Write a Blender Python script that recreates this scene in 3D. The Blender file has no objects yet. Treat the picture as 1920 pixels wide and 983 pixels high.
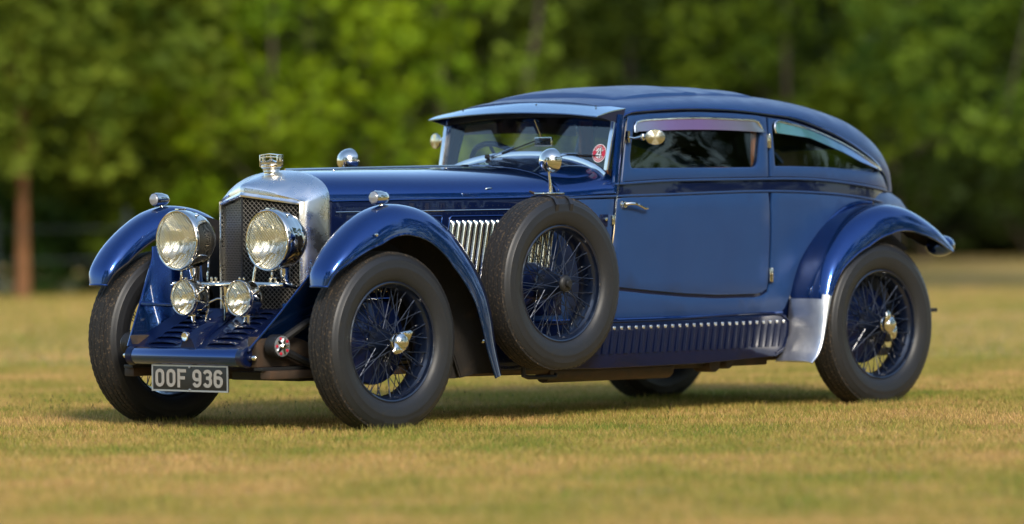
import bpy, bmesh, math, random
import numpy as np
from mathutils import Vector, Matrix
from mathutils.geometry import delaunay_2d_cdt
S = bpy.context.scene
COL = S.collection
R = math.radians
rnd = random.Random(7)
rng = np.random.default_rng(11)

# ------------------------------------------------------------------ camera
CAM = np.array((-17.2834, -17.8179, 1.0667))
RT = np.array((0.68481563, -0.72866873, -0.00833267))
UP = np.array((0.01450801, 0.00220064, 0.99989233))
FW = np.array((0.72857194, 0.68486279, -0.01207856))
cd = bpy.data.cameras.new('camera')
cam = bpy.data.objects.new('camera', cd); COL.objects.link(cam)
cam.matrix_world = Matrix(((RT[0], UP[0], -FW[0], CAM[0]), (RT[1], UP[1], -FW[1], CAM[1]), (RT[2], UP[2], -FW[2], CAM[2]), (0, 0, 0, 1)))
cd.sensor_width = 36; cd.lens = 185.06; cd.clip_start = 0.5; cd.clip_end = 3000
cd.dof.use_dof = True; cd.dof.focus_distance = 24.9; cd.dof.aperture_fstop = 1.4
S.camera = cam

# ------------------------------------------------------------------ world, sun
SUN_DIR = Vector((-0.52, -0.85, 0.0)).normalized()      # horizontal direction towards the sun
SUN_EL = R(33)
W = bpy.data.worlds.new('World'); S.world = W; W.use_nodes = True
nt = W.node_tree; bg = nt.nodes['Background']
sky = nt.nodes.new('ShaderNodeTexSky'); sky.sky_type = 'NISHITA'; sky.sun_disc = False
sky.sun_elevation = SUN_EL; sky.sun_rotation = math.atan2(SUN_DIR.x, SUN_DIR.y)
sky.dust_density = 1.0; sky.air_density = 1.3; sky.ozone_density = 3.0
nt.links.new(sky.outputs[0], bg.inputs[0]); bg.inputs[1].default_value = 0.15
sl = bpy.data.lights.new('sun', 'SUN'); sl.energy = 2.0; sl.angle = R(12); sl.color = (1.0, 0.90, 0.74)
sun = bpy.data.objects.new('sun', sl); COL.objects.link(sun)
d = Vector((SUN_DIR.x * math.cos(SUN_EL), SUN_DIR.y * math.cos(SUN_EL), math.sin(SUN_EL)))
sun.rotation_euler = d.to_track_quat('Z', 'Y').to_euler()
S.view_settings.view_transform = 'Standard'; S.view_settings.look = 'None'
S.view_settings.exposure = 0.74; S.view_settings.gamma = 1
S.view_settings.use_curve_mapping = False

# ------------------------------------------------------------------ materials
def mat(name, col, rough=0.5, metal=0.0, coat=0.0, coat_rough=0.03, spec=0.5, noise=None, bump=None, sheen=0, rvar=None, trans=0, objvar=0):
    """noise=(scale, colour2, lo, hi) ; bump=(scale, strength, distance)"""
    m = bpy.data.materials.new(name); m.use_nodes = True
    n = m.node_tree; b = n.nodes['Principled BSDF']
    b.inputs['Base Color'].default_value = (*col, 1); b.inputs['Roughness'].default_value = rough
    b.inputs['Metallic'].default_value = metal; b.inputs['Coat Weight'].default_value = coat
    b.inputs['Coat Roughness'].default_value = coat_rough; b.inputs['Specular IOR Level'].default_value = spec
    b.inputs['Sheen Weight'].default_value = sheen
    tc = n.nodes.new('ShaderNodeTexCoord')
    if noise:
        t = n.nodes.new('ShaderNodeTexNoise'); t.inputs['Scale'].default_value = noise[0]; t.inputs['Detail'].default_value = 6
        n.links.new(tc.outputs['Object'], t.inputs['Vector'])
        r = n.nodes.new('ShaderNodeValToRGB'); r.color_ramp.elements[0].position = noise[2]; r.color_ramp.elements[1].position = noise[3]
        r.color_ramp.elements[0].color = (*col, 1); r.color_ramp.elements[1].color = (*noise[1], 1)
        n.links.new(t.outputs[0], r.inputs[0]); n.links.new(r.outputs[0], b.inputs['Base Color'])
    if rvar:
        t = n.nodes.new('ShaderNodeTexNoise'); t.inputs['Scale'].default_value = rvar[0]; t.inputs['Detail'].default_value = 5
        n.links.new(tc.outputs['Object'], t.inputs['Vector'])
        mr = n.nodes.new('ShaderNodeMapRange'); mr.inputs[3].default_value = rvar[1]; mr.inputs[4].default_value = rvar[2]
        mr.inputs[1].default_value = .35; mr.inputs[2].default_value = .65
        n.links.new(t.outputs[0], mr.inputs[0]); n.links.new(mr.outputs[0], b.inputs['Roughness'])
    if bump:
        t = n.nodes.new('ShaderNodeTexNoise'); t.inputs['Scale'].default_value = bump[0]; t.inputs['Detail'].default_value = 4
        n.links.new(tc.outputs['Object'], t.inputs['Vector'])
        bn = n.nodes.new('ShaderNodeBump'); bn.inputs['Strength'].default_value = bump[1]; bn.inputs['Distance'].default_value = bump[2]
        n.links.new(t.outputs[0], bn.inputs['Height']); n.links.new(bn.outputs[0], b.inputs['Normal'])
    return m

M = {}
M['paint'] = mat('gloss_blue_paint', (0.008, 0.050, 0.205), 0.18, 0.88, 1.0, 0.02, spec=0.4, noise=(1.6, (0.009, 0.054, 0.22), .3, .7), rvar=(30, .17, .22))
M['paint'].node_tree.nodes['Principled BSDF'].inputs['Coat IOR'].default_value = 1.55
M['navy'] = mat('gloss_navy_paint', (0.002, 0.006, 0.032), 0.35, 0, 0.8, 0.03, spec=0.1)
M['navy'].node_tree.nodes['Principled BSDF'].inputs['Coat IOR'].default_value = 1.4
M['sidelouvre'] = mat('side_louvre_navy', (0.002, 0.006, 0.030), 0.55, 0.0, 0.15, 0.3, spec=0.2)
M['rimpaint'] = mat('dark_blue_rim_paint', (0.003, 0.007, 0.021), 0.3, 0, 1.0, 0.04)
M['visor'] = mat('sky_tinted_metal_visor', (0.30, 0.46, 0.62), 0.22, 0.75, 0.6, 0.05)  # pale blue of the reflected sky put into the metal colour
M['fabric'] = mat('blue_leathercloth', (0.005, 0.034, 0.128), 0.42, 0, 0.0, spec=0.55, noise=(4.0, (0.006, 0.040, 0.142), .3, .7), bump=(420, .25, .0012), sheen=0.12, rvar=(9, .33, .45))
n_ = M['fabric'].node_tree; b_ = n_.nodes['Principled BSDF']; t_ = n_.nodes.new('ShaderNodeTexNoise'); t_.inputs['Scale'].default_value = 5; bb = n_.nodes.new('ShaderNodeBump'); bb.inputs['Strength'].default_value = .35; bb.inputs['Distance'].default_value = .004
n_.links.new(n_.nodes['Texture Coordinate'].outputs['Object'], t_.inputs['Vector']); n_.links.new(t_.outputs[0], bb.inputs['Height']); n_.links.new(bb.outputs[0], [q for q in n_.nodes if q.type == 'BUMP' and q != bb][0].inputs['Normal'])
M['chrome'] = mat('polished_nickel', (0.80, 0.76, 0.68), 0.06, 1.0)
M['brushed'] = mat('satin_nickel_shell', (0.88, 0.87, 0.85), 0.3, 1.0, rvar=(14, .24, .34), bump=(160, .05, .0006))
M['alu'] = mat('polished_aluminium', (0.86, 0.86, 0.86), 0.16, 1.0, rvar=(20, .10, .24), bump=(12, .08, .004))
M['rubber'] = mat('tyre_rubber', (0.016, 0.017, 0.020), 0.42, noise=(60, (0.030, 0.026, 0.020), .58, .80), bump=(150, .2, .001), rvar=(3, .42, .52))
M['tread'] = mat('dusty_tread', (0.012, 0.011, 0.010), 0.8, noise=(85, (0.11, 0.075, 0.045), .54, .72), bump=(170, .8, .003))
M['wire'] = mat('grey_wire', (0.36, 0.34, 0.30), 0.38, 0.6)
M['guard'] = mat('polished_guard', (0.92, 0.92, 0.92), 0.42, 1.0, rvar=(14, .36, .48))
M['louvremetal'] = mat('cream_reflection_louvre', (0.82, 0.78, 0.66), 0.12, 1.0)  # cream of the reflected glow put into the louvre colour
M['black'] = mat('black_metal', (0.012, 0.012, 0.013), 0.5)
M['chassis'] = mat('dusty_chassis', (0.035, 0.024, 0.016), 0.65, noise=(9, (0.075, 0.04, 0.02), .45, .7), bump=(40, .3, .003))
M['arch'] = mat('wheel_arch_lining', (0.010, 0.008, 0.007), 0.8, noise=(14, (0.035, 0.022, 0.012), .55, .8), bump=(60, .4, .004))
M['spoke'] = mat('spoke_paint', (0.020, 0.028, 0.05), 0.3, 0.5, 0.4)
M['plate'] = mat('plate_black', (0.012, 0.012, 0.012), 0.4, bump=(200, .1, .001))
M['letter'] = mat('plate_grey_letters', (0.34, 0.32, 0.29), 0.4)
M['trimgrey'] = mat('plate_border', (0.45, 0.47, 0.50), 0.35, 0.7)
M['tan'] = mat('tan_leather', (0.30, 0.10, 0.03), 0.5, noise=(12, (0.22, 0.07, 0.022), .4, .65), bump=(150, .2, .001))
M['lining'] = mat('grey_headlining', (0.035, 0.036, 0.038), 0.9)
M['mirror'] = mat('mirror_glass', (0.62, 0.58, 0.46), 0.24, 1.0)
M['leatherstrap'] = mat('strap_leather', (0.018, 0.018, 0.022), 0.4, bump=(120, .2, .001))
M['tube'] = mat('brown_tube', (0.045, 0.024, 0.014), 0.5, noise=(20, (0.025, 0.016, 0.012), .4, .7))
M['white'] = mat('white_print', (0.75, 0.72, 0.72), 0.4)
M['lamp_white'] = mat('opal_lamp_glass', (0.32, 0.32, 0.34), 0.12, 0.3, 1.0)
M['red'] = mat('red_print', (0.55, 0.02, 0.05), 0.4)
M['yellow'] = mat('yellow_tag', (0.6, 0.52, 0.05), 0.4)
M['print_black'] = mat('black_print', (0.02, 0.02, 0.02), 0.4)
M['bulb'] = mat('bulb_glass', (0.8, 0.75, 0.6), 0.15, spec=1.0)

def glass(name, tint, ior=1.5, rough=0.0, k=1.0):
    m = bpy.data.materials.new(name); m.use_nodes = True; n = m.node_tree
    n.nodes.remove(n.nodes['Principled BSDF']); out = n.nodes['Material Output']
    t = n.nodes.new('ShaderNodeBsdfTransparent'); t.inputs[0].default_value = (*tint, 1)
    g = n.nodes.new('ShaderNodeBsdfGlossy'); g.inputs['Roughness'].default_value = rough
    lw = n.nodes.new('ShaderNodeLayerWeight'); lw.inputs[0].default_value = .5; f0 = ((ior - 1) / (ior + 1)) ** 2
    pw = n.nodes.new('ShaderNodeMath'); pw.operation = 'POWER'; pw.inputs[1].default_value = 5; n.links.new(lw.outputs['Facing'], pw.inputs[0])
    f = n.nodes.new('ShaderNodeMath'); f.operation = 'MULTIPLY_ADD'; f.inputs[1].default_value = 1 - f0; f.inputs[2].default_value = f0; n.links.new(pw.outputs[0], f.inputs[0])
    mm = n.nodes.new('ShaderNodeMath'); mm.operation = 'MULTIPLY'; mm.inputs[1].default_value = k; mm.use_clamp = True
    x = n.nodes.new('ShaderNodeMixShader')
    n.links.new(f.outputs[0], mm.inputs[0]); n.links.new(mm.outputs[0], x.inputs[0]); n.links.new(t.outputs[0], x.inputs[1]); n.links.new(g.outputs[0], x.inputs[2])
    n.links.new(x.outputs[0], out.inputs[0]); return m
M['glass'] = glass('window_glass', (0.90, 0.93, 0.91), 1.45)
M['screen'] = glass('windscreen_glass', (0.97, 0.985, 0.975), 1.5, 0, 1.8)
M['lens'] = glass('lamp_lens', (0.97, 0.96, 0.92), 1.45, 0.05)

def sky_ramp(name, cols):  # sky reflection painted as a colour ramp along the strip
    m = mat(name, cols[0], 0.12, 0.35, 1.0); n = m.node_tree; b = n.nodes['Principled BSDF']
    tc = n.nodes.new('ShaderNodeTexCoord'); g = n.nodes.new('ShaderNodeSeparateXYZ'); n.links.new(tc.outputs['Generated'], g.inputs[0])
    r = n.nodes.new('ShaderNodeValToRGB'); cr = r.color_ramp
    while len(cr.elements) < len(cols): cr.elements.new(0.5)
    for i, c in enumerate(cols): cr.elements[i].position = i / (len(cols) - 1); cr.elements[i].color = (*c, 1)
    n.links.new(g.outputs[0], r.inputs[0]); n.links.new(r.outputs[0], b.inputs['Base Color']); return m
M['sky_ramp1'] = sky_ramp('acrylic_purple_reflection', [(0.16, 0.19, 0.24), (0.20, 0.15, 0.34), (0.20, 0.14, 0.32), (0.18, 0.17, 0.26), (0.14, 0.17, 0.17)])
M['sky_ramp2'] = sky_ramp('acrylic_teal_reflection', [(0.08, 0.22, 0.20), (0.08, 0.22, 0.27), (0.07, 0.16, 0.34), (0.06, 0.12, 0.32)])

# ------------------------------------------------------------------ mesh helpers
class MB:
    def __init__(s): s.v = []; s.f = []
    def add(s, v, f):
        o = len(s.v); s.v += [tuple(map(float, p)) for p in v]; s.f += [tuple(i + o for i in q) for q in f]; return s
    def flip(s):        # mirrored copy across y = 0
        m = MB(); m.v = [(x, -y, z) for x, y, z in s.v]; m.f = [tuple(reversed(q)) for q in s.f]; return m
    def moved(s, mtx):
        m = MB(); m.v = [tuple(mtx @ Vector(p)) for p in s.v]; m.f = list(s.f); return m
def mesh_of(name, mb, m, smooth=True, recalc=True, angle=None, thick=0, bevel=0):
    me = bpy.data.meshes.new(name); me.from_pydata(mb.v, [], mb.f)
    bm = bmesh.new(); bm.from_mesh(me)
    bmesh.ops.remove_doubles(bm, verts=bm.verts, dist=1e-5)
    if recalc: bmesh.ops.recalc_face_normals(bm, faces=bm.faces)
    if thick: bmesh.ops.solidify(bm, geom=bm.faces[:], thickness=thick)
    if bevel: bmesh.ops.bevel(bm, geom=[e for e in bm.edges if len(e.link_faces) == 2 and e.calc_face_angle(0) > .6], offset=bevel, segments=2, affect='EDGES', profile=.6)
    if smooth:
        a = angle if angle is not None else 0.7
        for f in bm.faces: f.smooth = True
        for e in bm.edges:
            if len(e.link_faces) == 2 and e.calc_face_angle(0) > a: e.smooth = False
    bm.to_mesh(me); bm.free(); me.materials.append(M[m]); return me
def part(name, mb, m, parent=None, **k):
    stuff = k.pop('stuff', False); label = k.pop('label', None)
    me = mesh_of(name, mb, m, **k) if isinstance(mb, MB) else mb
    o = bpy.data.objects.new(name, me); COL.objects.link(o); o.parent = parent
    if stuff: o['kind'] = 'stuff'
    if label: o['label'] = label
    return o
def empty(name, loc=(0, 0, 0), parent=None, rz=0, label=None):
    o = bpy.data.objects.new(name, None); COL.objects.link(o); o.location = loc; o.rotation_euler = (0, 0, rz); o.parent = parent; o.empty_display_size = .1
    if label: o['label'] = label
    return o
def thing(o, label, cat, group=None):
    o['label'] = label; o['category'] = cat
    if group: o['group'] = group
    return o
def both(name, mb, m, parent, **k):
    a = part(name, mb, m, parent, **k); b = part(name, mb.flip(), m, parent, **k); return a, b
def copy_tree(o, parent=None):
    c = o.copy(); COL.objects.link(c); c.parent = parent
    for ch in [x for x in bpy.data.objects if x.parent == o]: copy_tree(ch, c)
    return c

def grid(rows, closed_u=False, closed_v=False):
    nu, nv = len(rows), len(rows[0]); f = []
    for i in range(nu - (0 if closed_u else 1)):
        for j in range(nv - (0 if closed_v else 1)):
            a = i * nv + j; b = i * nv + (j + 1) % nv; c = ((i + 1) % nu) * nv + (j + 1) % nv; e = ((i + 1) % nu) * nv + j
            f.append((a, b, c, e))
    return [p for r in rows for p in r], f
def lathe(prof, seg=48, centre=(0, 0, 0), axis='y'):
    rows = []
    for r, a in prof:
        row = []
        for k in range(seg):
            t = 2 * math.pi * k / seg; c, s_ = r * math.cos(t), r * math.sin(t)
            p = {'y': (c, a, s_), 'x': (a, c, s_), 'z': (c, s_, a)}[axis]
            row.append((p[0] + centre[0], p[1] + centre[1], p[2] + centre[2]))
        rows.append(row)
    return grid(rows, closed_v=True)
def frame_of(t):
    t = Vector(t).normalized(); u = t.cross(Vector((0, 0, 1)) if abs(t.z) < .9 else Vector((1, 0, 0))).normalized(); return t, u, t.cross(u)
def tube(path, r, seg=8, closed=False, cap=True):
    P = [Vector(p) for p in path]; n = len(P); rows = []; u0 = None
    for i in range(n):
        if closed: t = P[(i + 1) % n] - P[i - 1]
        else: t = P[min(i + 1, n - 1)] - P[max(i - 1, 0)]
        t.normalize()
        if u0 is None: _, u0, _ = frame_of(t)
        u0 = (u0 - t * u0.dot(t)).normalized(); w = t.cross(u0)
        rr = r[i] if isinstance(r, (list, tuple)) else r
        rows.append([tuple(P[i] + (u0 * math.cos(a) + w * math.sin(a)) * rr) for a in [2 * math.pi * k / seg for k in range(seg)]])
    v, f = grid(rows, closed_u=closed, closed_v=True)
    if cap and not closed: f += [tuple(range(seg)), tuple(range((n - 1) * seg, n * seg))]
    return v, f
def box(x0, x1, y0, y1, z0, z1):
    v = [(x, y, z) for x in (x0, x1) for y in (y0, y1) for z in (z0, z1)]
    return v, [(0, 1, 3, 2), (4, 6, 7, 5), (0, 4, 5, 1), (2, 3, 7, 6), (0, 2, 6, 4), (1, 5, 7, 3)]
def lerp(a, b, t): return a + (b - a) * t
def ip(x, pts): return float(np.interp(x, [p[0] for p in pts], [p[1] for p in pts]))
def resample(pts, n, closed=False):
    P = np.array(pts, float)
    if closed: P = np.vstack([P, P[:1]])
    # Catmull-Rom then uniform arc length
    Q = []
    m = len(P)
    for i in range(m - 1):
        p0 = P[i - 1] if i > 0 else (P[-2] if closed else 2 * P[0] - P[1]); p3 = P[i + 2] if i + 2 < m else (P[1] if closed else 2 * P[-1] - P[-2])
        p1, p2 = P[i], P[i + 1]
        d1 = max(np.linalg.norm(p1 - p0), 1e-9) ** .5; d2 = max(np.linalg.norm(p2 - p1), 1e-9) ** .5; d3 = max(np.linalg.norm(p3 - p2), 1e-9) ** .5
        m1 = (p2 - p1) + d2 * ((p1 - p0) / d1 - (p2 - p0) / (d1 + d2)) if d1 > 0 else p2 - p1
        m2 = (p2 - p1) + d2 * ((p3 - p2) / d3 - (p3 - p1) / (d2 + d3))
        for t in np.linspace(0, 1, 12, endpoint=False):
            Q.append((2 * t**3 - 3 * t**2 + 1) * p1 + (t**3 - 2 * t**2 + t) * m1 + (-2 * t**3 + 3 * t**2) * p2 + (t**3 - t**2) * m2)
    Q.append(P[-1]); Q = np.array(Q)
    s = np.r_[0, np.cumsum(np.linalg.norm(np.diff(Q, axis=0), axis=1))]
    u = np.linspace(0, s[-1], n, endpoint=not closed)
    return np.stack([np.interp(u, s, Q[:, k]) for k in range(P.shape[1])], 1)
def fillet(poly, r, k=4):
    """round every corner of a closed polygon by radius-ish r"""
    out = []; P = [np.array(p, float) for p in poly]; n = len(P)
    for i in range(n):
        a, b, c = P[i - 1], P[i], P[(i + 1) % n]
        ra = r if not isinstance(r, (list, tuple)) else r[i]
        la, lc = np.linalg.norm(a - b), np.linalg.norm(c - b)
        q = min(ra, la * .48, lc * .48)
        if q < 1e-4: out.append(b); continue
        s, e = b + (a - b) / la * q, b + (c - b) / lc * q
        for t in np.linspace(0, 1, k + 1): out.append((1 - t)**2 * s + 2 * t * (1 - t) * b + t * t * e)
    return out
def densify(poly, step):
    out = []
    n = len(poly)
    for i in range(n):
        a, b = np.array(poly[i]), np.array(poly[(i + 1) % n]); L = np.linalg.norm(b - a); k = max(1, int(L / step + .5))
        if L < 1e-6: continue
        out += [a + (b - a) * j / k for j in range(k)]
    return out
def area(P): return .5 * sum(P[i - 1][0] * P[i][1] - P[i][0] * P[i - 1][1] for i in range(len(P)))
def inset(P, d):
    """move a closed ccw polygon inward by d"""
    n = len(P); out = []
    for i in range(n):
        a, b, c = P[i - 1], P[i], P[(i + 1) % n]
        t1 = (b - a) / max(np.linalg.norm(b - a), 1e-9); t2 = (c - b) / max(np.linalg.norm(c - b), 1e-9)
        nn = np.array((-(t1[1] + t2[1]), t1[0] + t2[0])); L = np.linalg.norm(nn)
        nn = nn / L if L > 1e-6 else np.array((-t1[1], t1[0]))
        out.append(b + nn * d / max(.5, float(nn @ np.array((-t1[1], t1[0])))))
    return out
def inside(p, P):
    c = False; n = len(P); j = n - 1; x, y = p
    for i in range(n):
        xi, yi = P[i]; xj, yj = P[j]
        if (yi > y) != (yj > y) and x < (xj - xi) * (y - yi) / (yj - yi) + xi: c = not c
        j = i
    return c
def fill(outer, holes, step):
    pts = [tuple(p) for p in outer]; edges = [(i, (i + 1) % len(outer)) for i in range(len(outer))]
    for h in holes:
        o = len(pts); pts += [tuple(p) for p in h]; edges += [(o + i, o + (i + 1) % len(h)) for i in range(len(h))]
    xs = [p[0] for p in outer]; zs = [p[1] for p in outer]; B = np.array(pts)
    for x in np.arange(min(xs), max(xs), step):
        for z in np.arange(min(zs), max(zs), step):
            if inside((x, z), outer) and not any(inside((x, z), h) for h in holes) and np.min(np.hypot(B[:, 0] - x, B[:, 1] - z)) > step * .4: pts.append((x, z))
    vs, _, fs, *_ = delaunay_2d_cdt([Vector(p) for p in pts], edges, [], 0, 1e-6)
    V = [(v.x, v.y) for v in vs]; F = []
    for f in fs:
        c = (sum(V[i][0] for i in f) / len(f), sum(V[i][1] for i in f) / len(f))
        if inside(c, outer) and not any(inside(c, h) for h in holes): F.append(tuple(f))
    return V, F
def panel(outline, yf, holes=(), edge=.006, depth=.014, step=.06, off=0, out=1):
    """raised panel in the (x, z) plane bent onto y = -yf(x, z); edges rounded over and turned in by depth"""
    O = [np.array(p, float) for p in outline]
    if area(O) < 0: O = O[::-1]
    O = densify(O, step)
    H = []
    for h in holes:
        h = [np.array(p, float) for p in h]
        if area(h) > 0: h = h[::-1]
        H.append(densify(h, step * .6))
    mb = MB(); P3 = lambda p, dz: (p[0], -(yf(p[0], p[1]) + off + dz), p[1])
    O1 = inset(O, edge); H1 = [inset(h, edge) for h in H]
    O2 = inset(O, edge * .3); H2 = [inset(h, edge * .3) for h in H]
    V, F = fill(O1, H1, step); mb.add([P3(p, 0) for p in V], F)
    for A1, A2, A in [(O1, O2, O)] + list(zip(H1, H2, H)):
        rows = [[P3(p, 0) for p in A1], [P3(p, -edge * .3) for p in A2], [P3(p, -edge) for p in A], [P3(p, -depth) for p in A]]
        mb.add(*grid(rows, closed_v=True))
    return mb
def ribbon2d(path, w, closed=False):
    """flat stroke of width w along a 2-D path -> (verts2d, faces)"""
    P = [np.array(p, float) for p in path]; n = len(P); L_, R_ = [], []
    for i in range(n):
        if closed: a, c = P[i - 1], P[(i + 1) % n]
        else: a, c = P[max(i - 1, 0)], P[min(i + 1, n - 1)]
        b = P[i]; t1 = b - a; t2 = c - b
        if np.linalg.norm(t1) < 1e-9: t1 = t2
        if np.linalg.norm(t2) < 1e-9: t2 = t1
        t1 = t1 / np.linalg.norm(t1); t2 = t2 / np.linalg.norm(t2); nn = np.array((-(t1[1] + t2[1]), t1[0] + t2[0])); nn /= max(np.linalg.norm(nn), 1e-9)
        k = w / 2 / max(.45, float(nn @ np.array((-t1[1], t1[0])))); L_.append(b + nn * k); R_.append(b - nn * k)
    V = L_ + R_; m = n if closed else n - 1
    return V, [(i, (i + 1) % n, n + (i + 1) % n, n + i) for i in range(m)]
def extr(V, F, f3, t):
    """2-D verts/faces -> closed slab; f3(u, v, d) gives the 3-D point at depth d"""
    n = len(V); v = [f3(p[0], p[1], t) for p in V] + [f3(p[0], p[1], 0) for p in V]
    from collections import Counter
    c = Counter(); dirn = {}
    for f in F:
        for i in range(len(f)):
            a, b = f[i], f[(i + 1) % len(f)]; c[frozenset((a, b))] += 1; dirn[frozenset((a, b))] = (a, b)
    fs = [tuple(f) for f in F] + [tuple(i + n for i in reversed(f)) for f in F]
    for e, k in c.items():
        if k == 1: a, b = dirn[e]; fs.append((b, a, a + n, b + n))
    return v, fs

# ------------------------------------------------------------------ body form
PL = [(0.10, .305), (.6, .40), (1.15, .49), (1.25, .52), (1.5, .575), (1.77, .61), (2.2, .64), (2.8, .655), (3.2, .65), (3.6, .615), (3.8, .585), (3.95, .53), (4.05, .46), (4.12, .38)]
_plx = np.linspace(.1, 4.12, 200); _ply = np.interp(_plx, *zip(*PL))
_k = np.exp(-np.linspace(-2, 2, 15)**2); _k /= _k.sum(); _ply = np.convolve(np.pad(_ply, 7, mode='edge'), _k, 'valid')
def ys(x, z):
    y = float(np.interp(x, _plx, _ply))
    if z > 1.09: y -= .11 * (z - 1.09)
    if z < .9: y -= .06 * (.9 - z)
    return y

# ================================================================== THE CAR
car = empty('vintage_car')
thing(car, 'vintage dark blue two-door fastback coupe with wire wheels and twin headlamps parked on dry grass', 'car')

# ---- side of the body: a navy base shell, leathercloth panels standing proud of it
GUT = [(1.838, 1.45), (1.89, 1.478), (2.05, 1.494), (2.35, 1.505), (2.66, 1.499), (2.9, 1.482), (3.08, 1.466), (3.28, 1.426), (3.49, 1.369), (3.67, 1.303), (3.80, 1.247), (3.93, 1.18), (4.0, 1.13), (4.035, 1.085)]
BU = [(1.765, 1.13), (2.1, 1.145), (2.615, 1.151), (2.78, 1.152), (3.04, 1.153), (3.31, 1.145), (3.6, 1.124), (3.85, 1.10), (4.04, 1.083)]
BLO = [(1.771, 1.074), (2.1, 1.080), (2.6, 1.091), (2.87, 1.093), (3.16, 1.087), (3.45, 1.074), (3.75, 1.048), (3.95, 1.022), (4.05, 1.005)]
bu = lambda x: ip(x, BU); bl = lambda x: ip(x, BLO)
gut = lambda x: ip(x, GUT)
DW = [(1.885, 1.26), (1.885, 1.210), (2.775, 1.213), (2.80, 1.235), (2.842, 1.392), (2.818, 1.443), (2.656, 1.450), (2.397, 1.457), (2.143, 1.451), (1.935, 1.436)]
DWf = fillet(DW, .018)
QWc = [(2.935, 1.30), (2.938, 1.425), (2.965, 1.443), (3.078, 1.429), (3.275, 1.393), (3.487, 1.334), (3.631, 1.284), (3.795, 1.222), (3.862, 1.196), (3.80, 1.187), (3.614, 1.198), (3.391, 1.211), (3.111, 1.217), (2.932, 1.219)]
QWf = fillet(QWc, .012)
FIN = [(2.995, .255), (3.02, .34), (3.04, .445), (3.07, .592), (3.145, .738), (3.25, .831), (3.36, .905), (3.53, .972), (3.70, 1.008), (3.86, .995), (4.0, .95)]
base = [(1.45, 1.075), (1.60, 1.08), (1.762, 1.085), (1.765, 1.13)] + GUT + [(4.05, 1.0), (4.03, .93)] + [(x - .0, z - .03) for x, z in reversed(FIN[3:-1])] + [(3.05, .46), (1.2, .46), (1.2, .9)]
b = panel(base, ys, [inset(DWf, .0), inset(QWf, 0)], edge=.003, depth=.016, step=.07, off=-.012)
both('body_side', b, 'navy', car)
def top_edge(fn, x0, x1, n, d=0): return [(x, fn(x) + d) for x in np.linspace(x0, x1, n)]
# door: lower skin, upper frame
zf = lambda z: 1.727 + (z - .635) * .109 if z < 1.1 else 1.801 + (z - 1.14) * .283       # sloping front edge
dl = [(zf(.637), .637), (zf(.85), .85), (zf(1.062), 1.062)] + top_edge(bl, 1.82, 2.86, 12, -.008) + [(2.868, 1.03), (2.872, .815), (2.872, .64), (2.862, .60), (2.825, .583), (2.778, .577), (2.489, .577), (2.25, .589), (2.023, .607), (1.801, .628)]
cl = [(1.2, .475), (2.985, .482), (3.01, .50)] + [(x - .004, z) for x, z in FIN[3:8]] + [(3.70, 1.0)] + top_edge(bl, 3.72, 2.89, 8, -.008) + [(2.884, 1.03), (2.888, .815), (2.886, .63), (2.872, .585), (2.83, .568), (2.778, .561), (2.489, .561), (2.25, .573), (2.023, .591), (1.80, .612), (1.712, .622), (1.720, .70), (1.731, .80), (1.742, .9), (1.753, 1.0), (1.759, 1.060)] + [(1.55, 1.058), (1.45, 1.055), (1.36, 1.05), (1.36, .62), (1.2, .62)]
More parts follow.
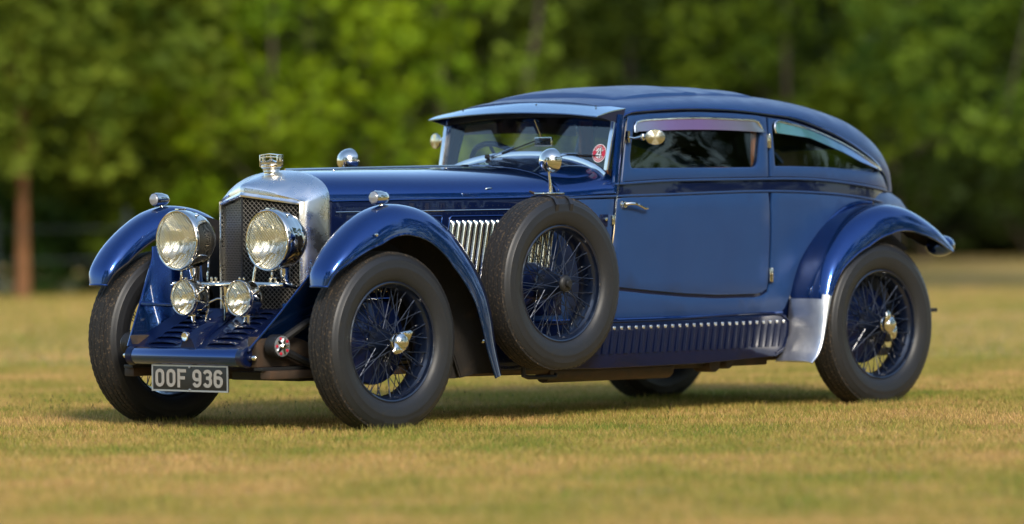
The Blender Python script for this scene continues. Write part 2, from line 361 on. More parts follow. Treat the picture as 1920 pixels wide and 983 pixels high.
for s, nm in ((1, ''), (-1, '')):
    def P_(name, mb, m, parent=car, **k): return part(name, mb if s == 1 else mb.flip(), m, parent, **k)
    door = P_('door', panel(dl, ys, edge=.007, depth=.012, off=.002, step=.07), 'fabric')
    P_('quarter_panel', panel(cl, ys, edge=.006, depth=.012, off=.001, step=.07), 'fabric')
    du = [(1.808, 1.14)] + [(1.848, 1.30), (1.884, 1.452), (1.90, 1.466)] + top_edge(gut, 2.05, 2.66, 8, -.016) + [(2.82, 1.474), (2.895, 1.466), (2.895, 1.40), (2.872, 1.165)] + top_edge(bu, 2.86, 1.85, 12, .010)
    P_('door_frame', panel(du, ys, [DWf], edge=.008, depth=.012, off=.002, step=.06), 'fabric', door)
    qu = [(2.886, 1.166), (2.91, 1.40), (2.912, 1.462)] + [(x - .008, z - .016) for x, z in GUT[6:-1]] + [(4.018, 1.097)] + top_edge(bu, 3.98, 2.90, 14, .010)
    P_('rear_quarter_frame', panel(qu, ys, [QWf], edge=.008, depth=.012, off=.002, step=.06), 'fabric')
    # A pillar in front of the door
    P_('windscreen_pillar', panel([(1.762, 1.14), (1.789, 1.14), (1.834, 1.30), (1.876, 1.452), (1.845, 1.452), (1.80, 1.30)], ys, edge=.006, depth=.012, off=-.002, step=.04), 'fabric')
    P_('windscreen_pillar', MB().add(*tube([(1.775, -.588, 1.09), (1.80, -.585, 1.25), (1.835, -.58, 1.47)], .020, 8)), 'paint')
    # beads
    def bead(name, line, r, m, dy=.004, parent=car):
        L = resample(line, max(8, int(len(line) * 4)))
        return P_(name, MB().add(*tube([(x, -(ys(x, z) + dy), z) for x, z in L], r, 7)), m, parent)
    bead('belt_moulding', [(x, z + .002) for x, z in BU], .0065, 'fabric', 0)
    bead('belt_moulding', [(1.45, 1.066)] + BLO, .0055, 'fabric', 0)
    bead('roof_gutter', GUT, .008, 'paint', .0)
    bead('sill_moulding', [(1.2, .472), (1.78, .470), (2.34, .473), (2.988, .479)], .009, 'paint', 0)
    P_('door_pillar_strip', MB().add(*tube([(zf(z) - .008, -(ys(zf(z), z) + .004), z) for z in np.linspace(.70, 1.46, 12)], .0028, 6)), 'chrome', car)
    # glass
    for poly, nm in ((DWf, 'side_window'), (QWf, 'quarter_window')):
        V, F = fill([np.array(q) for q in (inset(poly if area(poly) > 0 else poly[::-1], -.006))], [], .12)
        P_(nm, MB().add(*extr(V, F, lambda u, v, d: (u, -(ys(u, v) - .016 + d), v), .004)), 'glass', angle=.5)
    # wind deflectors with bright rims
    top1 = resample([(1.925, 1.385), (1.930, 1.425), (1.952, 1.438), (2.143, 1.452), (2.397, 1.458), (2.656, 1.452), (2.806, 1.445), (2.830, 1.43), (2.849, 1.392)], 36)
    top2 = resample([(2.952, 1.385), (2.945, 1.42), (2.962, 1.442), (3.078, 1.431), (3.275, 1.395), (3.487, 1.338), (3.631, 1.290), (3.795, 1.228), (3.868, 1.198)], 40)
    for top, lowz, nm, mm in ((top1, lambda x: 1.388 + .012 * math.sin((x - 1.9) / .95 * math.pi), 'wind_deflector', 'sky_ramp1'), (top2, lambda x: ip(x, [(2.95, 1.385), (3.2, 1.362), (3.49, 1.288), (3.64, 1.240), (3.72, 1.222), (3.868, 1.19)]), 'wind_deflector', 'sky_ramp2')):
        rows = []
        for x, z in top:
            zl = min(lowz(x), z - .001); rows.append([(lerp(x, x, t), -(ys(x, z) + .006 + .022 * t), lerp(z, zl, t)) for t in (0, .33, .66, 1)])
        w = P_(nm, MB().add(*grid(rows)), mm, thick=.003)
        P_('bright_rim', MB().add(*tube([(x, -(ys(x, z) + .009), z) for x, z in top], .0065, 7)), 'alu', w)
    # hinges, handle
    for hx, hz in ((2.889, 1.345), (2.884, .672)):
        h = MB().add(*tube([(hx + .004, -(ys(hx, hz) + .010), hz - .036), (hx + .004, -(ys(hx, hz) + .010), hz + .036)], .0075, 8))
        h.add(*box(hx - .012, hx + .018, -(ys(hx, hz) + .010), -(ys(hx, hz) + .002), hz - .034, hz + .034)); P_('hinge', h, 'chrome', door, bevel=.001)
    h = MB().add(*lathe([(0, -.022), (.015, -.020), (.018, -.008), (.022, 0), (.022, .01)], 16, (1.812, -(ys(1.81, 1.03)), 1.032)))
    yb = -(ys(1.85, 1.03) + .030)
    h.add(*tube([(1.812, yb + .012, 1.034), (1.83, yb - .004, 1.037), (1.86, yb - .010, 1.036), (1.90, yb - .008, 1.024), (1.93, yb - .006, 1.013), (1.955, yb - .004, 1.013)], [.009, .009, .008, .007, .008, .006], 8)); P_('door_handle', h, 'chrome', door)
    P_('door_latch', MB().add(*box(1.728, 1.750, -(ys(1.74, .96) + .014), -ys(1.74, .96) + .004, .935, .982)), 'chrome', bevel=.003)
    # lower louvred side panel
    yv = lambda x, z: ip(x, [(.7, .60), (1.2, .62), (1.7, .640), (2.6, .660), (3.1, .655)]) - .03 * (.47 - z)
    va = panel([(.745, .47), (1.6, .464), (2.985, .470), (3.018, .44), (3.003, .33), (2.975, .285), (2.92, .262), (2.35, .24), (1.6, .236), (.78, .25)], yv, edge=.008, depth=.03, step=.08)
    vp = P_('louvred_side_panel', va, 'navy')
    rim_ = P_('panel_edge', MB().add(*tube([(x, -(yv(x, z) + .001), z) for x, z in resample([(1.2, .462), (2.0, .463), (2.965, .467), (3.004, .44), (2.992, .34), (2.965, .295), (2.91, .276)], 30)], .005, 6)), 'navy', vp)
    lm = MB()     # one slanted louvre, bulging outwards
    rows = []
    for t in [0, .1, .2, .4, .6, .75, .82, .87, .91, .94, .965, .985, 1]:
        hh = math.sin(min(1, t * 5) * math.pi / 2) * math.sin(min(1, (1 - t) * 9) * math.pi / 2) ** .6 * (.22 + 1.3 * t ** 10)
        zz = -.135 * (1 - t); xx = zz * .17
        rows.append([(xx + .013 * a, -(.0012 + hh * .0075 * max(0, math.cos(a * math.pi / 2)) ** .8), zz) for a in np.linspace(-1, 1, 9)])
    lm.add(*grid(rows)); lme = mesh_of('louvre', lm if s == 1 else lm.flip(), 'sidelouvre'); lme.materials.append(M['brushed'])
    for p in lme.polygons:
        if p.center.z > -.016 and abs(p.center.x) < .0105: p.material_index = 1  # pale top ends: sky highlight painted on as a second material
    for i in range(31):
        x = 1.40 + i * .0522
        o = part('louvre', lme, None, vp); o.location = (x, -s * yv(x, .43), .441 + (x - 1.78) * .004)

    # ---- bonnet side: navy sheet, riveted strips, louvre panels
    yb_ = lambda x, z: ip(x, [(.10, .305), (.6, .40), (1.15, .49), (1.45, .555)]) + .004 - .03 * max(0, .9 - z)
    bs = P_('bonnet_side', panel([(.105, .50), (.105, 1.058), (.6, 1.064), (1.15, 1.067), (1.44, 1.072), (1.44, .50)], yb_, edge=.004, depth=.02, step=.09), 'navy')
    P_('bright_line', MB().add(*tube([(x, -(yb_(x, 1.01) + .003), 1.009 + .005 * (x - .13)) for x in np.linspace(.13, 1.43, 14)], .0028, 6)), 'chrome', bs)
    riv = MB()
    for x in np.arange(.13, 1.42, .0335):
        for dz in (.019, -.017):
            z = 1.010 + .005 * (x - .13) + dz
            riv.add(*lathe([(.0032, .001), (.0026, -.0012), (.0001, -.002)], 6, (x, -(yb_(x, z) + .0005), z)))
    for x in np.arange(.80, 1.3, .04):
        for z in (.30, .26): riv.add(*lathe([(.0035, .001), (.0028, -.0015), (.0001, -.002)], 6, (x, -(yv(x, z) + .0005), z)))
    P_('rivets', riv, 'spoke', bs, stuff=True)
    lou = MB(); rows = []
    for t in [0, .02, .05, .1, .2, .35, .5, .65, .8, .9, .94, .955, .97, .98, .99, 1]:
        hh = math.sin(min(1, t * 9) * math.pi / 2) ** .7 * math.sin(min(1, (1 - t) * 14) * math.pi / 2) ** .6
        zz = -.335 * (1 - t); xx = zz * -.17 * -1
        rows.append([(xx + .0115 * a, -(.001 + hh * .013 * (math.cos((a - .35) / 1.35 * math.pi / 2) if a < .95 else 0)), zz) for a in (-1, -.75, -.5, -.2, .1, .4, .7, .93, .96)])
    lou.add(*grid(rows)); loume = mesh_of('louvre', lou if s == 1 else lou.flip(), 'louvremetal', thick=.0012)
    for x0, x1, nl in ((.27, .735, 13), (.775, 1.40, 18)):
        fr = [(x0 - .062, .60), (x0 + .002, .975), (x0 + .012, .984), (x1, .986), (x1 - .004, .97), (x1 - .066, .60)]
        ol = densify(fillet(fr, .012), .06); fm = MB().add(*tube([(x, -(yb_(x, z) + .003), z) for x, z in ol], .0035, 6, closed=True))
        fo = P_('louvre_frame', fm, 'paint', bs)
        for i in range(nl):
            x = x0 + .022 + i * .0342
            if x > x1 - .012: break
            o = part('louvre', loume, None, bs); o.location = (x, -s * yb_(x, .95), .965); o.rotation_euler = (0, 0, -s * math.atan(.17))
    # scuttle side behind the bonnet is closed by the quarter_panel; small vent flap behind the spare
    P_('vent_plate', panel([(1.655, .925), (1.662, .985), (1.712, .986), (1.706, .925)], ys, edge=.003, depth=.006, off=.008, step=.05), 'navy')
    P_('vent_catch', MB().add(*lathe([(0, -.016), (.009, -.013), (.010, 0)], 12, (1.686, -(ys(1.686, .95) + .008), .962))), 'chrome')

# ---- bonnet top, scuttle
def sec(we, ze, zt, a=2.3, n=14):
    out = []
    for k in range(-n, n + 1):
        th = k / n * math.pi / 2; u = math.copysign(abs(math.sin(th)) ** (2 / a), th); out.append((we * u, ze + (zt - ze) * abs(math.cos(th)) ** (2 / a)))
    return out
rows = []
for x in np.linspace(.105, 1.43, 24):
    we = ip(x, [(.1, .305), (.6, .40), (1.15, .49), (1.45, .555)]); ze = ip(x, [(.1, 1.062), (.6, 1.068), (1.15, 1.072), (1.45, 1.078)]); zt = 1.206 + .014 * x
    rows.append([(x + .06 * (abs(y) / we) ** 3 * (x - .1) * .3, y, z) for y, z in sec(we, ze, zt, 2.25)])
bon = part('bonnet', MB().add(*grid(rows)), 'paint', car, thick=.003)
part('bonnet_hinge', MB().add(*tube([(x, 0, 1.209 + .014 * x) for x in np.linspace(.11, 1.36, 10)], .0065, 8)), 'chrome', bon)
both('bonnet_edge', MB().add(*tube([(x, -ip(x, [(.1, .309), (.6, .404), (1.15, .494), (1.45, .559)]), ip(x, [(.1, 1.06), (.6, 1.066), (1.15, 1.070), (1.45, 1.076)])) for x in np.linspace(.11, 1.44, 12)], .005, 6)), 'paint', bon)
for s in (-1, 1):
    part('bonnet_catch', MB().add(*lathe([(.026, 0), (.024, -.008), (.014, -.010), (.001, -.010)], 20)), 'chrome', bon)
    o = bpy.data.objects[-1] if False else COL.objects[-1]
    o.location = (1.03, s * .452, 1.113); o.rotation_euler = (R(52) * (1 if s < 0 else -1), 0, 0 if s < 0 else math.pi); o.scale = (1, .5, .45)
part('bonnet_button', MB().add(*lathe([(.006, 0), (.005, .004), (.0001, .006)], 10, (.32, -.115, 1.205), 'z')), 'chrome', bon)
rows = []
for t in np.linspace(0, 1, 20):
    x = lerp(1.40, 1.782, t); e = t * t * (3 - 2 * t)
    we = lerp(.545, .607, t ** .8); ze = lerp(1.074, 1.088, e); zt = lerp(1.222, 1.284, t ** 1.5); sw = lerp(.5, 0, e)
    rows.append([(x + .05 * (1 - t) * (abs(y) / we) ** 2 - .03 * (1 - t), y, z - .0) for y, z in sec(we, ze, zt, lerp(2.25, 2.15, t))])
part('scuttle', MB().add(*grid(rows)), 'paint', car, thick=.003)
rows = []
for x, g in ((1.385, .004), (1.398, .009), (1.412, .004)):
    rows.append([(x + .02 * (abs(y) / .55) ** 2, y, z) for y, z in sec(.549 + g * .3, 1.076, 1.224 + g, 2.25)])
part('scuttle_bead', MB().add(*grid(rows)), 'paint', car)
def ell_blister(s):      # teardrop swelling on the scuttle
    rows = []
    for u in np.linspace(0, 1, 14):
        x = lerp(1.44, 1.735, u); hw = .085 * math.sin(math.pi * min(1, u * 1.0)) ** .5 + .001
        row = []
        for v in np.linspace(-1, 1, 11):
            yy = .405 + .07 * u + hw * v * .9
            t = (x - 1.40) / .365; we = lerp(.545, .607, t ** .8); e = t * t * (3 - 2 * t); ze = lerp(1.074, 1.088, e); zt = lerp(1.222, 1.284, t ** 1.5)
            q = min(.999, yy / we); zz = ze + (zt - ze) * (1 - q ** 2.2) ** (1 / 2.2)
            k = .012 * math.sin(math.pi * u) ** .6 * max(0, 1 - v * v) ** .6
            row.append((x, s * (yy + k * .6), zz + k + .001))
        rows.append(row)
    return MB().add(*grid(rows))
part('scuttle_blister', ell_blister(-1), 'paint', car); part('scuttle_blister', ell_blister(1), 'paint', car)

# ---- roof, visor
MID = [(1.80, 1.545), (1.92, 1.562), (2.10, 1.578), (2.42, 1.594), (2.74, 1.600), (3.02, 1.594), (3.25, 1.580), (3.52, 1.548), (3.80, 1.492), (3.97, 1.425), (4.09, 1.345), (4.18, 1.24), (4.225, 1.155), (4.25, 1.08)]
MP = list(MID); 
def roof_rows(ins=0, n=60, m=12):
    G = resample([(x, z, ys(x, z)) for x, z in GUT], n); Q = resample(MP, n)
    # keep correspondence by index rather than by length
    gi = resample([(x, z, i) for i, (x, z) in enumerate(GUT)], 400); mi = resample([(x, z, i) for i, (x, z) in enumerate(MP)], 400)
    rows = []
    for k in np.linspace(0, len(GUT) - 1, n):
        g = [np.interp(k, gi[:, 2], gi[:, c]) for c in (0, 1)]; q = [np.interp(k, mi[:, 2], mi[:, c]) for c in (0, 1)]
        gy = ys(g[0], g[1]) - ins * .6; t_ = k / (len(GUT) - 1); row = []
        ea = lerp(.80, 1.0, t_); eb = lerp(.92, 1.05, t_)
        half = []
        for j in range(m + 1):
            th = j / m * math.pi / 2; c_, s_ = math.cos(th) ** ea, math.sin(th) ** eb
            half.append((lerp(g[0], q[0], s_), gy * c_ if j < m else 0, lerp(g[1], q[1], s_) - ins * s_))
        rows.append([(x, -y, z) for x, y, z in half] + [(x, y, z) for x, y, z in reversed(half[:-1])])
    return rows
RW = [(-.34, 1.215), (-.34, 1.305), (.34, 1.305), (.34, 1.215)]
rr = roof_rows(n=72, m=18)
v, f = grid(rr); vv = np.array(v)
keep = []
for q in f:     # rear window opening
    c = vv[list(q)].mean(0)
    if c[0] > 3.95 and abs(c[1]) < .33 and 1.205 < c[2] < 1.318: continue
    keep.append(q)
roof = part('roof', MB().add(v, keep), 'fabric', car, thick=.012)
rin = roof_rows(.035, 60, 12); v2, f2 = grid(rin); vv2 = np.array(v2)
part('headlining', MB().add(v2, [q for q in f2 if not (vv2[list(q)].mean(0)[0] > 3.9 and abs(vv2[list(q)].mean(0)[1]) < .33 and 1.19 < vv2[list(q)].mean(0)[2] < 1.325)]), 'lining', car)
gr = []
for q in f:
    c = vv[list(q)].mean(0)
    if c[0] > 3.95 and abs(c[1]) < .36 and 1.19 < c[2] < 1.335: gr.append(q)
part('rear_window', MB().add([(x - .008, y, z - .004) for x, y, z in v], gr), 'glass', car, thick=.004)
# sliding roof: a padded raised panel with two cross folds
def roof_z(x, y):
    k = ip(x, [(p[0], i) for i, p in enumerate(MP)]); k = int(round(k / (len(GUT) - 1) * 71)); best = min((r for r in rr[max(0, k - 6):k + 7]), key=lambda r: min(abs(p[0] - x) + abs(p[1] - y) for p in r))
    p = min(best, key=lambda p: abs(p[1] - y)); return p[2]
rows = []
xsn = list(np.linspace(1.93, 3.04, 36))
for x in xsn:
    row = []
    for y in np.linspace(-.46, .46, 25):
        u = (x - 1.93) / 1.11; a = min(1, u / .035) ** .5 * min(1, (1 - u) / .04) ** .5; bb_ = min(1, (1 - abs(y) / .46) / .06) ** .5
        h = .022 + .014 * math.sin(math.pi * min(1, u / .62)) + (.007 if .50 < u < .60 else 0) + (.005 if .70 < u < .78 else 0)
        zc = ip(x, [(p[0], p[1]) for p in MP]); zr = zc - .09 * (abs(y) / .58) ** 2.6 
        row.append((x, y, zr - .012 + (h + .012) * a * bb_))
    rows.append(row)
part('sliding_roof', MB().add(*grid(rows)), 'fabric', roof)
# visor
vf = resample([(-.572, 1.464), (-.36, 1.481), (-.085, 1.4915), (0, 1.492), (.085, 1.4915), (.36, 1.481), (.572, 1.464)], 27)
vr = resample([(-.585, 1.503), (-.36, 1.531), (-.085, 1.545), (0, 1.546), (.085, 1.545), (.36, 1.531), (.585, 1.503)], 27)
rows = [[(lerp(1.675, 1.87 - .05 * (1 - (a[0] / .58) ** 2), t), lerp(a[0], c[0], t), lerp(a[1], c[1], t) + .006 * math.sin(t * math.pi)) for a, c in zip(vf, vr)] for t in np.linspace(0, 1, 6)]
vis = part('sun_visor', MB().add(*grid(rows)), 'visor', car, thick=.006)
part('visor_wing', MB().add([(1.678, -.572, 1.462), (1.868, -.585, 1.50), (1.845, -.583, 1.425)], [(0, 1, 2)]), 'navy', vis, thick=.004)
part('visor_wing', MB().add([(1.678, .572, 1.462), (1.868, .585, 1.50), (1.845, .583, 1.425)], [(0, 1, 2)]), 'navy', vis, thick=.004)
sc = MB()
for y, t in ((-.46, .75), (-.09, .55), (.42, .6)):
    x = lerp(1.675, 1.83, t); z = lerp(ip(y, [(q[0], q[1]) for q in vf]), ip(y, [(q[0], q[1]) for q in vr]), t) + .008
    sc.add(*lathe([(.005, -.004), (.004, .002), (.0001, .003)], 8, (x, y, z), 'z'))
part('screw', sc, 'black', vis)
# windscreen: frame, two-part glass, header
def wsx(z): return 1.757 + (z - 1.206) * .223
def base_z(y): return 1.088 + (1.280 - 1.088) * max(0, 1 - (abs(y) / .607) ** 2.15) ** (1 / 2.15)
WS = [(y, base_z(y) + .012) for y in np.linspace(-.560, .560, 29)]
WT = [(.562, 1.455), (.3, 1.478), (0, 1.484), (-.3, 1.478), (-.562, 1.455)]
wpoly = [np.array(q) for q in WS + WT]
V, F = fill(densify(wpoly, .2), [], .3)
scr = part('windscreen', MB().add(*extr(V, F, lambda u, v_, dd: (wsx(v_) + dd, u, v_), .005)), 'screen', car, angle=.5)
fm = MB()
Vr, Fr = ribbon2d([(y, z - .004) for y, z in WS], .024); fm.add(*extr(Vr, Fr, lambda u, v_, dd: (wsx(v_) - .012 + dd, u, v_), .016))
part('windscreen_frame', fm, 'alu', scr, bevel=.002)
for s in (-1, 1):
    Vr, Fr = ribbon2d([(s * .562, 1.20), (s * .566, 1.455)], .022); part('windscreen_frame', MB().add(*extr(Vr, Fr, lambda u, v_, dd: (wsx(v_) - .014 + dd, u, v_), .018)), 'alu', scr, bevel=.002)
Vr, Fr = ribbon2d(WT, .02); part('header_rail', MB().add(*extr(Vr, Fr, lambda u, v_, dd: (wsx(v_) - .01 + dd, u, v_ - .006), .03)), 'black', scr)
part('header_rail', MB().add(*extr(*ribbon2d([(y, z + .012) for y, z in WT], .05), lambda u, v_, dd: (1.825 + dd, u, v_), .02)), 'lining', car)
# wipers
for (a, bq, c) in (((.175, 1.287), (.0, 1.335), (-.055, 1.350)), ((-.27, 1.285), (-.36, 1.290), (-.47, 1.278))):
    w = MB(); fx = lambda q, dd: (wsx(q[1]) - dd, q[0], q[1])
    ax = (wsx(a[1]) - .03, a[0] + .05, a[1] - .012)
    w.add(*tube([ax, fx(a, .028), fx(((a[0] + c[0]) / 2, (a[1] + c[1]) / 2 + .004), .022)], [.005, .003, .0022], 6))
    w2 = MB().add(*tube([fx((lerp(a[0], c[0], t), lerp(a[1], c[1], t) - .004), .014) for t in np.linspace(.12, 1.05, 6)], .0032, 6)).add(*lathe([(.001, -.02), (.011, -.016), (.013, 0)], 12, ax, 'x'))
    part('wiper', w, 'chrome', scr); part('wiper_blade', w2, 'black', scr)
# windscreen sticker
def disc2(r0, r1, n=40):
    V = [(r1 * math.cos(2 * math.pi * k / n), r1 * math.sin(2 * math.pi * k / n)) for k in range(n)]
    if r0 <= 0: return V, [tuple(range(n))]
    V += [(r0 * math.cos(2 * math.pi * k / n), r0 * math.sin(2 * math.pi * k / n)) for k in range(n)]
    return V, [(k, (k + 1) % n, n + (k + 1) % n, n + k) for k in range(n)]
sy, sz = -.497, 1.284
def stk(u, v_, dd): return (wsx(sz + v_) - .0015 - dd, sy - u, sz + v_)
stc = empty('sticker', (0, 0, 0), car)
part('sticker_ground', MB().add(*extr(*disc2(0, .045), lambda u, v_, dd: stk(u, v_, dd), .0008)), 'white', stc, smooth=False)
part('sticker_ring', MB().add(*extr(*disc2(.0265, .041), lambda u, v_, dd: stk(u, v_, dd + .001), .0006)), 'red', stc, smooth=False)
part('sticker_band', MB().add(*extr([(-.041, -.012), (.041, -.012), (.041, .010), (-.041, .010)], [(0, 1, 2, 3)], lambda u, v_, dd: stk(u, v_, dd + .002), .0006)), 'red', stc, smooth=False)
four = [(.010, -.024), (.010, .026), (-.014, -.006), (.018, -.006)]
Vr, Fr = ribbon2d(four, .016); part('sticker_numeral_shadow', MB().add(*extr(Vr, Fr, lambda u, v_, dd: stk(u, v_, dd + .003), .0006)), 'print_black', stc, smooth=False)
Vr, Fr = ribbon2d(four, .0065); part('sticker_numeral', MB().add(*extr(Vr, Fr, lambda u, v_, dd: stk(u, v_, dd + .004), .0006)), 'white', stc, smooth=False)
tx = MB()
for a0, a1, n_, in ((150, 30, 7), (215, 325, 10)):
    for k in range(n_):
        a = R(lerp(a0, a1, k / (n_ - 1))); c_ = np.array((math.cos(a), math.sin(a))); t_ = np.array((-c_[1], c_[0]))
        for off in (-.0020, .0020):
            p0, p1 = c_ * .0305 + t_ * off, c_ * .0375 + t_ * off * (1 if k % 2 else -.4); Vr, Fr = ribbon2d([p0, p1], .0016); tx.add(*extr(Vr, Fr, lambda u, v_, dd: stk(u, v_, dd + .003), .0006))
part('sticker_lettering', tx, 'white', stc, smooth=False)

# ---- tail below the belt
rows = []
for z, xc, y0 in ((1.10, 4.24, .57), (1.075, 4.34, .58), (1.04, 4.44, .585), (.98, 4.52, .59), (.92, 4.49, .585), (.84, 4.42, .57), (.75, 4.30, .55), (.65, 4.18, .50), (.56, 4.05, .45)):
    row = []
    e1 = ip(z, [(.95, 1.0), (1.1, .95)])
    for k in range(-16, 17):
        th = k / 16 * math.pi / 2
        row.append((3.66 + (xc - 3.66) * math.cos(th) ** e1, math.copysign(abs(math.sin(th)) ** 1.0, th) * y0 * 0.985, z))
    rows.append(row)
part('tail_panel', MB().add(*grid(rows)), 'fabric', car, thick=.01)

# ---- swept wings
def wing(path, secs, flip=False, n=64, m=14, lip=.006, off=0):
    """path: (x, z) crown line ; secs: list of (t, yin, yc, yout, din, dout) along the normalised path"""
    P = resample(path, n); rows = []; T = [q[0] for q in secs]
    for i in range(n):
        t = i / (n - 1); a = P[min(i + 1, n - 1)] - P[max(i - 1, 0)]; a = a / np.linalg.norm(a); nn = np.array((-a[1], a[0]))
        yin, yc, yout, din, dout = [float(np.interp(t, T, [q[k] for q in secs])) for k in range(1, 6)]
        yin += off * (1 if yin > 0 else 1); yout -= off; row = []
        for k in range(m + 1):
            th = math.pi / 2 * (1 - k / m); c_, s_ = math.cos(th) ** .85, math.sin(th) ** .85
            row.append((yc + (yin - yc) * s_, off + (din - off) * (1 - c_)))
        for k in range(1, m + 1):
            th = math.pi / 2 * k / m; c_, s_ = math.cos(th) ** .85 if k < m else 0, math.sin(th) ** .85
            row.append((yc + (yout - yc) * s_, off + (dout - off) * (1 - c_)))
        rows.append([(P[i][0] - nn[0] * dd, -y, P[i][1] - nn[1] * dd) for y, dd in row])
    mb = MB().add(*grid(rows)); ed = MB()
    ed.add(*tube([r[-1] for r in rows], lip, 7)); ei = MB().add(*tube([r[0] for r in rows], lip * .8, 7))
    return mb, ed, ei
FT = [(-.425, .672), (-.414, .745), (-.345, .842), (-.245, .930), (-.122, 1.004), (-.02, 1.038), (.072, 1.046), (.231, 1.020), (.373, .951), (.479, .863), (.568, .761), (.640, .647), (.684, .521), (.702, .395), (.735, .245)]
fsec = [(0, .690, .745, .800, .025, .02), (.03, .668, .745, .822, .04, .03), (.10, .650, .742, .850, .08, .07), (.22, .640, .742, .864, .10, .125), (.4, .615, .742, .868, .16, .145), (.62, .615, .742, .866, .16, .165), (.85, .62, .742, .862, .14, .145), (1, .63, .745, .855, .10, .09)]
mb, ed, ei = wing(FT, fsec)
lin_mb = wing(FT, fsec, off=.009)[0]
for s in (1, -1):
    g = (lambda q: q) if s == 1 else (lambda q: q.flip())
    w = part('front_wing', g(mb), 'paint', car, thick=.004)
    part('wing_edge', g(ed), 'paint', w); part('wing_edge', g(ei), 'arch', w)
    part('wing_edge', g(MB().add(*tube([mb.v[i] for i in range(29)], .0055, 7))), 'paint', w)
    part('wing_lining', g(lin_mb), 'arch', w)
    # inner wheel arch lining
    ar = []
    for a in np.linspace(-25, 205, 30):
        pass
    lin = MB().add(*grid([[(lerp(.02, x, k), -.600, lerp(.62, z - .02, k)) for k in (.3, .6, 1)] for x, z in resample([(.10, 1.02), (.25, .99), (.40, .91), (.52, .79), (.62, .64), (.67, .5), (.69, .38), (.715, .26), (.5, .25), (.40, .30)], 30)]))
    part('wheel_arch_lining', g(lin), 'arch', w, thick=.006)
    for x, z in ((-.155, .905), (.545, .40)): part('bolt', g(MB().add(*lathe([(.009, .004), (.008, -.004), (.0001, -.008)], 10, (x, -.868, z)))), 'chrome', w)
    # side lamp on the crown
    sl_ = empty('side_lamp', (0, 0, 0), w)
    x0, y0, z0 = .0, -.742, 1.075
    part('lamp_body', g(MB().add(*lathe([(.031, -.045), (.033, -.03), (.032, .0), (.026, .03), (.014, .048), (.0001, .053)], 24, (x0, y0, z0), 'x')).add(*tube([(x0 + .005, y0, z0 - .03), (x0 + .007, y0, z0 - .055)], [.012, .02], 10))), 'chrome', sl_)
    part('lamp_lens', g(MB().add(*lathe([(.029, -.046), (.024, -.052), (.0001, -.056)], 24, (x0, y0, z0), 'x'))), 'lamp_white', sl_)
RT_ = [(2.925, .240), (2.972, .285), (3.0, .350), (3.018, .445), (3.045, .592), (3.108, .738), (3.205, .845), (3.315, .928), (3.455, .992), (3.600, 1.021), (3.761, 1.007), (3.891, .962), (4.021, .893), (4.085, .848), (4.12, .820), (4.14, .800)]
rsec = [(0, .630, .745, .866, .010, .012), (.10, .63, .745, .868, .018, .024), (.22, .625, .745, .868, .022, .050), (.34, .622, .745, .868, .02, .09), (.48, .62, .745, .868, .01, .14), (.62, .60, .745, .868, .01, .145), (.80, .61, .745, .864, .05, .115), (.90, .64, .748, .858, .06, .085), (.96, .67, .755, .845, .05, .065), (1, .69, .76, .835, .03, .04)]
mb, ed, ei = wing(RT_, rsec, n=72)
lin_mb = wing(RT_, rsec, n=72, off=.009)[0]
n_al = 22; mm_ = 29
for s in (1, -1):
    g = (lambda q: q) if s == 1 else (lambda q: q.flip())
    A = MB(); A.v = mb.v; A.f = [q for q in mb.f if min(mb.v[i][2] for i in q) >= .548 or min(mb.v[i][0] for i in q) > 3.4]
    Bm = MB(); Bm.v = mb.v; Bm.f = [q for q in mb.f if q not in set(A.f)]
    def prune(q):
        used = sorted({i for f_ in q.f for i in f_}); mp = {i: k for k, i in enumerate(used)}; r_ = MB(); r_.v = [q.v[i] for i in used]; r_.f = [tuple(mp[i] for i in f_) for f_ in q.f]; return r_
    w = part('rear_wing', g(prune(A)), 'paint', car, thick=.004)
    B2 = prune(Bm); B2.v = [(x - .002, y - .006 * (1 if y < -.7 else 0), z) for x, y, z in B2.v]
    part('stone_guard', g(B2), 'guard', w, thick=.006)
    Lp = [p for p in ed.v]
    part('wing_edge', g(ed), 'paint', w)
    part('wing_lining', g(lin_mb), 'arch', w)
    part('wing_edge', g(MB().add(*tube([(x, -(.632), z) for x, z in resample([(3.03, .30), (3.045, .445), (3.066, .592), (3.135, .738), (3.24, .851), (3.345, .935), (3.47, 1.0), (3.60, 1.030), (3.70, 1.030)], 30)], .010, 8))), 'paint', w)
    part('wheel_arch_lining', g(MB().add(*grid([[(lerp(3.55, x, k), -.585, lerp(.5, z - .03, k)) for k in (.0, .5, 1)] for x, z in resample([(2.98, .28), (3.05, .5), (3.15, .75), (3.4, .93), (3.6, .98), (3.8, .95), (3.95, .88), (4.05, .82)], 30)]))), 'arch', w, thick=.006)
    # upturned flare at the tail with its rounded end
    fl = []
    for t in np.linspace(0, math.pi, 14):
        r_ = max(math.sin(t), .004) ** .8
        fl.append([(4.098 - .082 * math.cos(t) + .012 * math.sin(a) * r_, -(.765 + .066 * r_ * math.cos(a)), .803 - .014 * (-math.cos(t)) + .054 * r_ * math.sin(a) + .010 * (-math.cos(t))) for a in np.linspace(0, 2 * math.pi, 24, endpoint=False)])
    v_, f_ = grid(fl, closed_v=True)
    part('wing_tail', g(MB().add(v_, f_)), 'paint', w)

